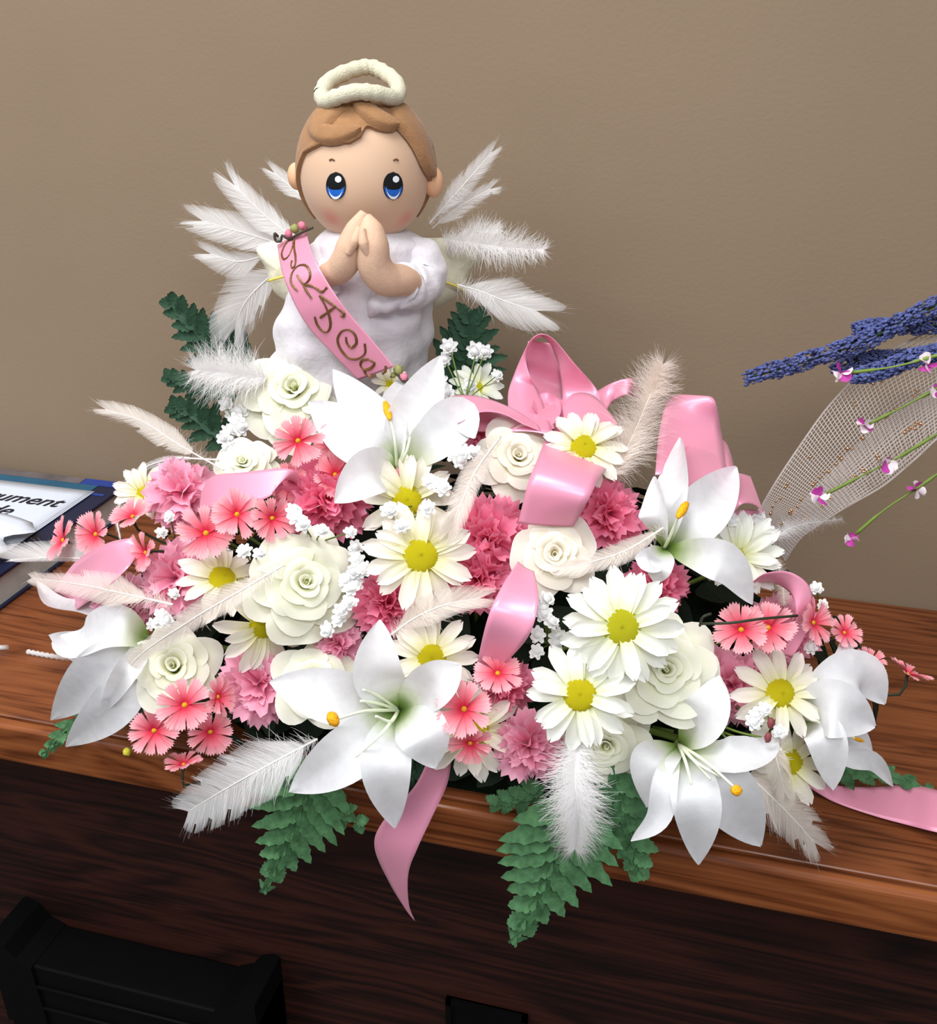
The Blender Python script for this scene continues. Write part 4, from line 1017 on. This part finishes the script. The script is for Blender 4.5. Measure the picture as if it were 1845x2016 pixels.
# ------------------------------------------------------------------ sash, its lettering and wire picks
se1 = [(546, 482), (552, 520), (562, 555), (585, 608), (612, 650), (655, 696), (705, 748)]
se2 = [(602, 452), (612, 490), (630, 530), (662, 582), (695, 626), (735, 672), (776, 722)]
sy = [.206, .184, .168, .164, .166, .169, .172]
sh = empty('sash', W(660, 610, .18), 'pink satin sash with gold script letters slanting across the doll', 'ribbon'); s0_ = np.array(sh.location)
e1 = [W(a, b_, y + .004) for (a, b_), y in zip(se1, sy)]; e2 = [W(a, b_, y) for (a, b_), y in zip(se2, sy)]
SP = np.array(strip(e1, e2, 80, 25, .02)); o = MB().grid(SP).build('band', MT['satin'], sh, s0_); solidify(o, .0003)
flat = SP.reshape(-1, 3); fd = (flat - CAM); ft = fd @ FW
fpx = np.stack([922.5 + F * (fd @ RT) / ft, 1008 - F * (fd @ UP) / ft], 1)
def on_sash(px, py):
    d2 = ((fpx - np.array([px, py])) ** 2).sum(1); k = np.argpartition(d2, 8)[:8]; w = 1 / (d2[k] + 1.0); d = ray(px, py)
    return CAM + d * (((ft[k] * w).sum() / w.sum() - .0009) / F)
def zz(l, sc=4.855, ox=520, oy=420): return [(ox + x / sc, oy + y / sc) for x, y in l]
letters = [
 ('letter_g', [[(292, 258), (240, 262), (195, 320), (172, 390), (190, 440), (230, 415), (268, 340), (288, 262), (292, 340), (304, 430), (296, 500), (270, 525), (258, 490), (272, 450)]]),
 ('letter_r', [[(318, 738), (282, 700), (256, 645), (272, 565), (325, 505), (395, 498), (434, 550), (436, 620), (400, 668), (376, 682)], [(376, 682), (440, 690), (500, 718), (555, 750), (602, 708)], [(312, 588), (360, 660), (408, 745), (452, 812)]]),
 ('letter_a', [[(484, 988), (505, 1055), (555, 1120), (605, 1132), (634, 1075), (624, 985), (588, 890), (530, 784)], [(530, 784), (600, 832), (690, 900), (762, 958), (752, 988), (728, 978)], [(532, 1002), (600, 952), (686, 890)]]),
 ('letter_c', [[(782, 1182), (792, 1240), (838, 1282), (882, 1238), (868, 1160), (812, 1112), (742, 1130), (704, 1200), (722, 1280), (785, 1362), (850, 1392), (915, 1382), (965, 1332), (962, 1245)]]),
 ('letter_e', [[(1000, 1392), (940, 1405), (922, 1450), (955, 1492), (1020, 1478), (1055, 1430), (1010, 1400)], [(955, 1492), (975, 1535), (1020, 1560), (1070, 1545)], [(1160, 1458), (1166, 1500), (1130, 1540)]]),
]
for nm, strokes in letters:
    b = MB()
    for st in strokes:
        q = spline([np.array(p + (0,), float) for p in zz(st)], 16 * len(st)); pts = [on_sash(p[0], p[1]) for p in q]; n = len(pts)
        w = [(.00066 + .00048 * abs(math.sin(i / n * math.pi * 2.2 + .3))) for i in range(n)]
        P = []
        for i in range(n):
            t = nrm(pts[min(n - 1, i + 1)] - pts[max(0, i - 1)]); S = nrm(np.cross(t, tocam(pts[i])))
            P.append([pts[i] - S * w[i], pts[i] + tocam(pts[i]) * .0003, pts[i] + S * w[i]])
        b.grid(P)
    b.build(nm, MT['gold'], sh, s0_)
def pick(label, wire, buds):
    p0 = W(*wire[0]); r = empty('wire_pick', p0, label, 'wire pick', 'wire picks with tiny buds')
    MB().tube(spline(WP(wire), 10 * len(wire)), .0011, 6).build('wire', MT['wire'], r, p0)
    for x, y, Y, rr, mt in buds:
        c = W(x, y, Y); q = rr * px2m(c)
        MB().ball(c, (q, q * .8, q), 10, 8, None, .12).build('rosebud', MT[mt], r, p0)
pick('dark wire pick with tiny buds at the top of the sash by the shoulder', [(548, 466, .205), (541, 460, .203), (543, 474, .203), (553, 474, .203), (556, 464, .203), (570, 470, .203), (590, 460, .198), (616, 448, .195)], [(568, 460, .203, 8, 'bud_pink'), (580, 450, .2, 9, 'bud_green'), (594, 444, .198, 8, 'bud_pink'), (601, 450, .198, 6, 'maroon')])
pick('dark wire pick with tiny buds at the bottom of the sash', [(770, 742, .178), (780, 736, .176), (795, 752, .174), (805, 748, .174)], [(784, 728, .176, 10, 'bud_green'), (796, 742, .174, 8, 'bud_pink'), (775, 738, .177, 6, 'bud_green')])

# ------------------------------------------------------------------ feathers
FG = 'loose white feathers among the flowers'; WG = 'white feathers spread like wings behind the doll'
def fe(pts, w, lb, **k): return feather(pts, w, lb, group=k.pop('group', FG), **k)
fe(MP([(440, 925, .03), (360, 880, .03), (280, 830, .02), (208, 806, .01)]), 34, 'long ivory feather with forked tip pointing up at the left', style='mix', mat='feather_warm', s0=.25, split=.6, n=170)
fe(MP([(430, 905, .02), (330, 905, .02), (260, 940, .015), (232, 1010, .01), (236, 1060, .01)]), 16, 'thin curled white feather arching over the small left daisy', n=150, lean=.5)
fe(MP([(525, 745, .02), (460, 735, .025), (385, 728, .03)]), 74, 'fluffy white down feather left of the top rose', style='fluff', n=150)
fe(MP([(340, 1190, .05), (250, 1170, .055), (150, 1150, .055), (62, 1138, .045)]), 44, 'broad ivory feather over the pink ribbon at the left end', style='mix', mat='feather_warm', s0=.2, n=190)
fe(MP([(210, 1105, .01), (120, 1098, .01), (20, 1102, .008)]), 42, 'translucent white feather lying over the booklet edge', n=150, wl=.25, wr=1.3)
fe(MP([(560, 1112, .055), (470, 1165, .07), (370, 1225, .07), (265, 1300, .06), (205, 1390, .055)]), 34, 'long pale feather slanting over the roses on the left', mat='feather_warm', n=190, style='mix', s0=.1)
fe(MP([(625, 1455, .035), (540, 1500, .045), (450, 1550, .05), (370, 1598, .05)]), 70, 'broad white feather with split vane hanging over the counter edge', n=170, split=1.2, s0=.1, lean=1.0, style='mix')
fe(MP([(1140, 1455, .045), (1132, 1530, .06), (1138, 1600, .065), (1132, 1672, .06)]), 74, 'fluffy white down feather hanging at the front over a fern', style='fluff', n=260)
fe(MP([(1205, 935, .03), (1245, 860, .045), (1275, 790, .045), (1305, 718, .04)]), 76, 'fluffy pale feather standing in front of the bow', style='fluff', mat='feather_warm', n=210)
fe(MP([(985, 860, .045), (935, 930, .06), (905, 1000, .06), (884, 1046, .05)]), 36, 'soft ivory feather between the upper lily and the centre daisy', style='mix', mat='feather_warm', n=120)
fe(MP([(1320, 1030, .03), (1240, 1080, .045), (1170, 1105, .045), (1110, 1120, .04)]), 32, 'soft ivory feather beside the ivory rose', style='mix', mat='feather_warm', n=120)
fe(MP([(770, 1250, .03), (820, 1215, .045), (880, 1190, .05), (945, 1178, .045)]), 44, 'pale feather lying across the half covered daisy', style='mix', mat='feather_warm', n=140)
fe(MP([(1450, 1505, .02), (1510, 1560, .03), (1560, 1610, .025), (1605, 1660, .02)]), 64, 'broad ivory fan feather under the right front lily', mat='feather_warm', n=170, s0=.15, split=.8)
fe(MP([(1525, 1060, .0), (1570, 1035, -.005), (1660, 1022, -.01)]), 30, 'wispy white feather at the foot of the net ribbon', style='fluff', n=60)
fe(MP([(1530, 1100, .0), (1540, 1150, .005), (1545, 1190, .01)]), 20, 'small wispy feather right of the half closed daisy', style='fluff', n=50, mat='feather_warm')
fe(MP([(1520, 1440, .03), (1530, 1500, .045), (1545, 1560, .04)]), 34, 'crumpled ivory feather on the lowest right daisy', style='mix', n=90, mat='feather_warm')
def wf(pts, w, lb, **k): return fe(WP(pts), w, lb, group=WG, wl=k.pop('wl', 1.25), wr=k.pop('wr', 1.25), **k)
wf([(610, 490, .27), (540, 440, .275), (480, 385, .275), (462, 365, .275)], 34, 'white wing feather pointing up left behind the doll', n=150)
wf([(600, 500, .275), (520, 470, .28), (450, 450, .28), (400, 435, .28)], 42, 'white wing feather reaching farthest left behind the doll', n=150, split=.6)
wf([(570, 520, .265), (520, 555, .265), (480, 600, .265), (462, 648, .265)], 54, 'broad white wing feather drooping left of the gown', n=160, split=.8)
wf([(530, 500, .285), (470, 515, .285), (415, 500, .285)], 30, 'short wing feather under the farthest left one', n=100)
wf([(610, 400, .275), (575, 370, .28), (540, 340, .28)], 22, 'small white feather beside the left ear', n=80)
wf([(845, 440, .27), (890, 390, .275), (930, 345, .275), (968, 300, .275)], 24, 'topmost white wing feather right of the doll head', n=130, split=.5, style='mix')
wf([(850, 450, .28), (900, 410, .28), (965, 372, .28)], 24, 'white wing feather below the topmost right one', n=110, split=.6)
wf([(870, 470, .272), (940, 480, .272), (1000, 488, .272), (1072, 492, .272)], 52, 'fluffy white wing feather reaching farthest right', style='fluff', n=120)
wf([(900, 560, .268), (950, 575, .268), (1000, 595, .268), (1056, 612, .268)], 50, 'broad fluffy wing feather drooping right of the gown', style='mix', n=140)
wf([(880, 500, .285), (930, 460, .285), (985, 452, .285)], 40, 'soft white feather behind the right cloth wing', style='fluff', n=80)
for q, lb in (([(54, 1283), (92, 1290), (136, 1296)], 'thin white wisp lying on the counter near the left lily'), ([(-20, 1276), (0, 1275), (16, 1274)], 'thin white wisp on the counter at the left edge')):
    w = [onz(a, b_, .003) for a, b_ in q]
    o = MB().tube(spline(w, 24), [.0022 + .0006 * math.sin(i * 2.3) for i in range(24)], 6).build('feather_wisp', MT['feather'], None, w[0]); o.location = Vector(w[0]); tag(o, lb, 'feather')

# ------------------------------------------------------------------ ferns
fY = lambda Y: (lambda x, y: W(x, y, Y))
fM = lambda o: (lambda x, y: M(x, y, o))
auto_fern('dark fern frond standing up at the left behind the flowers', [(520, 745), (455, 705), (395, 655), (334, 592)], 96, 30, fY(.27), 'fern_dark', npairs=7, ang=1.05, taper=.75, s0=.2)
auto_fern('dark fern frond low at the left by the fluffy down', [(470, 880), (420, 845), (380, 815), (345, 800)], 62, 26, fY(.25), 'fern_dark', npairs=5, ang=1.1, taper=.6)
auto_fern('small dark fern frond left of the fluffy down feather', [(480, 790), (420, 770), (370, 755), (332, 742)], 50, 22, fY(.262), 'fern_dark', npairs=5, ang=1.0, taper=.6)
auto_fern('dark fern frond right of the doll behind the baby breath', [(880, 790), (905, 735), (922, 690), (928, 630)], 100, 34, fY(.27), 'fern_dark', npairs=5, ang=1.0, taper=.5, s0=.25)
auto_fern('green fern frond hanging left of centre in front of the counter', [(640, 1490), (606, 1560), (570, 1650), (520, 1752)], 132, 38, fY(-.035), npairs=7, ang=1.0, taper=.93, s0=.08)
auto_fern('green fern frond pointing right beside the front lily tip', [(590, 1545), (640, 1580), (706, 1618)], 56, 28, fY(-.03), npairs=3, ang=.9, taper=.5)
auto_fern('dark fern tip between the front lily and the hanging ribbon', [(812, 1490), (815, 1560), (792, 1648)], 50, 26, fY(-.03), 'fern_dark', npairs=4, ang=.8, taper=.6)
auto_fern('longest green fern frond hanging below the fluffy feather', [(1130, 1560), (1110, 1640), (1070, 1740), (1012, 1852)], 158, 46, fY(-.04), npairs=8, ang=1.05, taper=.93, s0=.08)
auto_fern('green fern frond hanging left of the right front lily', [(1205, 1500), (1225, 1580), (1245, 1650), (1258, 1718)], 92, 36, fY(-.025), npairs=5, ang=1.0, taper=.7)
auto_fern('small green fern tip at the counter edge left of the fluffy feather', [(1075, 1545), (1030, 1568), (980, 1580)], 46, 26, fY(-.022), npairs=3, ang=.9, taper=.4)
auto_fern('narrow green fern tip under the left end lily', [(190, 1390), (130, 1438), (88, 1482)], 40, 18, lambda x, y: M(x, y, .012), npairs=4, ang=.7, taper=.6)
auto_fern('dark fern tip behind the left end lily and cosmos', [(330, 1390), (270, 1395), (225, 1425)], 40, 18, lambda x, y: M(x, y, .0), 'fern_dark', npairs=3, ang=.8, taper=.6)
auto_fern('green fern frond lying on the counter under the right end lily', [(1590, 1500), (1660, 1520), (1740, 1525), (1830, 1556)], 52, 24, lambda x, y: onz(x, y, .016), npairs=5, ang=.8, taper=.7)

# ------------------------------------------------------------------ baby's breath
for base, spots, lb in [
 ((480, 870), [(445, 797), (460, 822), (450, 852), (472, 812), (474, 842), (442, 862), (452, 884), (466, 830)], 'cluster left of the top rose'),
 ((915, 790), [(885, 682, .0, 16), (938, 690, .0, 18), (956, 692, .0, 14), (876, 708, .0, 13), (978, 740, .0, 12), (866, 752), (880, 775), (925, 760)], 'upright sprig right of the doll'),
 ((925, 925), [(896, 896, .05), (912, 892, .055), (935, 890, .05), (906, 905, .05)], 'bits on the right petal of the upper lily'),
 ((865, 985), [(846, 948, .05, 16), (872, 962, .05, 16), (862, 955, .05), (768, 1005, .05, 18), (842, 1000, .05), (790, 1035, .045)], 'bits below the upper lily by the yellow daisy heart'),
 ((620, 1070), [(578, 1008, .045, 16), (598, 1032, .045, 16), (632, 1046, .045, 15), (690, 1048, .04, 13), (585, 1020, .045)], 'sprig above the pale green rose'),
 ((495, 1110), [(482, 1086, .06, 15), (510, 1092, .06, 14)], 'pair of blossoms left of the pale green rose'),
 ((680, 1180), [(698, 1078, .02), (704, 1102, .02), (698, 1124, .02), (716, 1122, .02), (690, 1160, .02), (688, 1186, .02), (672, 1202, .02), (668, 1222, .015), (646, 1240, .015), (682, 1142, .02), (700, 1150, .015)], 'long sprig between the pale green rose and the centre daisy'),
 ((1080, 1270), [(1074, 1180, .03, 17), (1070, 1208, .03, 17), (1084, 1226, .03, 17), (1060, 1248, .03, 17), (1056, 1282, .03, 15), (1096, 1250, .01), (1068, 1196, .03), (1094, 1268, .01)], 'sprig right of the upright ribbon loop'),
 ((1480, 1060), [(1494, 1018, .01, 15), (1510, 1042, .01, 14), (1440, 1026, .02, 12), (1486, 1028, .01), (1500, 1030, .01)], 'sprig at the right end of the bow'),
 ((345, 1060), [(318, 1048, .05, 12), (335, 1018, .05, 12)], 'pair of blossoms on the light pink carnation'),
 ((330, 1200), [(342, 1170, .045, 12), (318, 1212, .045, 14), (312, 1226, .045, 13), (298, 1228, .045, 12), (326, 1222, .045)], 'bits beside the broad left feather'),
 ((1530, 1450), [(1506, 1396, .045, 14), (1534, 1440, .04, 14), (1524, 1476, .04, 13), (1484, 1420, .04, 16), (1490, 1408, .04)], 'bits below the right end daisy'),
 ((1620, 1200), [(1606, 1158, .01, 13), (1622, 1190, .01, 12), (1598, 1275, .01, 13)], 'bits behind the edge on cosmos at the right'),
]: breath(base, spots, "small white baby's breath, " + lb)

# small extras ----------------------------------------------------------
p0 = onz(250, 1480, .0); p0 = W(250, 1480, -.012); r = empty('yellow_bud', p0, 'tiny yellow bud on a thin stem by the counter edge at the left', 'bud')
MB().ball(p0, .0032, 10, 8, None, .15).build('bud', MT['yellow'], r, p0)
MB().tube(spline([p0, W(262, 1468, -.010), M(300, 1440, .01)], 8), .0005, 5).build('stem', MT['stem'], r, p0)
r0 = M(1440, 1440, .0); r = empty('green_pick', r0, 'thin green stems with maroon buds below the right end daisy', 'bud')
for q in ([(1400, 1420, .0), (1450, 1440, .02), (1500, 1452, .03)], [(1420, 1440, .0), (1460, 1455, .02), (1490, 1462, .03)], [(1450, 1395, .0), (1480, 1390, .02), (1500, 1392, .03)], [(1410, 1430, .0), (1440, 1465, .01)]):
    MB().tube(spline(MP(q), 10), .0008, 5).build('stem', MT['stem_lime'], r, r0)
for x, y, rr in ((1518, 1424, 9), (1512, 1452, 9)):
    c = M(x, y, .05); s_ = rr * px2m(c); MB().ball(c, (s_ * .8, s_, s_ * 1.3), 8, 6, None, .1).build('bud', MT['maroon'], r, r0)
r0 = M(1380, 1225, .03); r = empty('dark_twig', r0, 'thin dark wire stem running across the right hand cosmos', 'stem')
for q in ([(1378, 1232, .03), (1384, 1215, .04), (1400, 1208, .04)], [(1378, 1228, .04), (1440, 1226, .055), (1500, 1218, .055), (1570, 1212, .045)]):
    MB().tube(spline(MP(q), 14), .0009, 5).build('wire', MT['stem_dark'], r, r0)

# ------------------------------------------------------------------ second arrangement entering at the right: lavender, bud stems, net ribbon
def lav(path, rpx, label):
    p = spline(WP(path), 60); p0 = p[0].copy(); r = empty('lavender_spike', p0, label, 'flower', 'blue lavender spikes at the right edge')
    MB().tube(p, .0011, 5).build('stem', MT['lav_green'], r, p0); b = MB(); T = np.gradient(p, axis=0); rr = rpx * px2m(p[20])
    for k in range(1300):
        s = rng.rand(); i = int(s * 59); t = nrm(T[i]); N = nrm(np.cross(t, rng.normal(size=3))); env = .62 + .38 * math.sin(min(1, (s + .05) * 4) * math.pi / 2)
        c = p[i] + N * rr * env * rng.uniform(.55, 1.0) + t * rng.uniform(-.002, .002); d = rr * rng.uniform(.11, .20)
        b.ball(c, (d, d, d * 1.4), 5, 3, (np.cross(t, N), N, t), .2)
    o = b.build('florets', MT['lavender'], r, p0); o['kind'] = 'stuff'
lav([(1470, 744, .22), (1580, 712, .22), (1700, 672, .22), (1800, 622, .22), (1960, 545, .22)], 19, 'longest lavender spike, its tip reaching farthest left')
lav([(1684, 648, .23), (1740, 642, .23), (1850, 640, .23), (1980, 622, .23)], 17, 'short lavender spike between the two long ones')
lav([(1680, 742, .20), (1740, 728, .20), (1800, 705, .20), (1870, 690, .20), (1980, 668, .20)], 19, 'lowest lavender spike, behind the upper bud stem')
lav([(1640, 728, .235), (1700, 706, .235), (1760, 702, .235), (1860, 690, .235), (1980, 640, .235)], 15, 'lavender spike just above the lowest one')
def budstem(path, buds, label):
    p = spline(WP(path), 24); p0 = p[0].copy(); r = empty('bud_stem', p0, label, 'flower', 'green stems with small magenta and white buds')
    MB().tube(p, [.0013 if (i % 12) < 5 else .0007 for i in range(24)], 6).build('stem', MT['stem_lime'], r, p0)
    for x, y, Y, rr in buds:
        c = W(x, y, Y); m_ = px2m(c) * rr
        for k in range(5):
            d = nrm(RT * math.cos(k * 1.26 + x) + UP * math.sin(k * 1.26 + x) + tocam(c) * .5); u_ = nrm(np.cross(d, rng.normal(size=3))); v_ = np.cross(d, u_); P = []
            for i in range(6):
                s = i / 5; w = m_ * .62 * math.sin(math.pi * (.1 + .75 * s)); q = c + d * m_ * 1.05 * s
                P.append([q - u_ * w + v_ * w * .5, q, q + u_ * w + v_ * w * .5])
            MB().grid(P).build('bud_petal', MT['bud_mag'] if k in (0, 2) else MT['bud_white'], r, p0)
budstem([(1672, 734, .17), (1760, 722, .17), (1845, 700, .17), (1980, 670, .17)], [(1658, 734, .17, 21), (1826, 716, .17, 22)], 'topmost bud stem, crossing the lavender')
budstem([(1712, 834, .17), (1780, 800, .17), (1850, 762, .17), (1980, 690, .17)], [(1702, 838, .17, 17), (1846, 772, .17, 16)], 'second bud stem from the top, across the net ribbon')
budstem([(1628, 972, .17), (1700, 935, .17), (1770, 900, .17), (1850, 852, .17), (1980, 780, .17)], [(1614, 978, .17, 20), (1748, 917, .17, 18)], 'third bud stem from the top, along the lower side of the net')
budstem([(1684, 1052, .17), (1740, 1005, .17), (1800, 965, .17), (1850, 930, .17), (1980, 830, .17)], [(1676, 1061, .17, 15), (1804, 964, .17, 18)], 'lowest bud stem, hanging in front of the wall')
# net ribbon woven of two sets of threads
na = WP([(1960, 560, .24), (1850, 640, .24), (1730, 705, .235), (1640, 790, .23), (1570, 885, .225), (1515, 970, .22), (1498, 1010, .22), (1512, 1060, .22)])
nb = WP([(1990, 790, .21), (1870, 845, .21), (1800, 905, .205), (1740, 955, .205), (1680, 990, .205), (1630, 1020, .21), (1585, 1050, .215), (1552, 1092, .22)])
NS = np.array(strip(na, nb, 92, 31, .06)); n0 = NS[46, 15].copy()
nr = empty('net_ribbon', n0, 'sheer white net ribbon with gold glitter behind the bud stems', 'ribbon')
def threads(lines, w):
    b = MB()
    for l in lines:
        l = np.array(l); n = len(l); P = []
        for i in range(n):
            t = nrm(l[min(n - 1, i + 1)] - l[max(0, i - 1)]); S = nrm(np.cross(t, tocam(l[i]))); P.append([l[i] - S * w, l[i] + S * w])
        b.grid(P)
    return b
o = threads([NS[:, j] for j in range(31)], .00028).build('warp_threads', MT['net'], nr, n0); o['kind'] = 'stuff'
o = threads([NS[i, ::3] for i in range(92)], .00024).build('weft_threads', MT['net'], nr, n0); o['kind'] = 'stuff'
o = threads([NS[:, 0], NS[:, 30], NS[0, ::2], NS[91, ::2]], .0007).build('selvage', MT['net'], nr, n0)
fold = strip([q * .5 + w * .5 + np.array((0, -.004, 0)) for q, w in zip(na, nb)], [q * .1 + w * .9 + np.array((0, -.006, -.004)) for q, w in zip(na, nb)], 60, 15)
fold = np.array(fold); o = threads([fold[:, j] for j in range(15)] + [fold[i] for i in range(60)], .0002).build('folded_layer', MT['net'], nr, n0); o['kind'] = 'stuff'
b = MB()
for k in range(70):
    i, j = (rng.randint(20, 80), rng.choice([5, 6, 14, 15, 22, 23])); c = NS[i, j] + tocam(NS[i, j]) * .0006; d = rng.uniform(.0007, .0015)
    b.ball(c, (d, d, d), 5, 4)
o = b.build('glitter', MT['glitter'], nr, n0); o['kind'] = 'stuff'
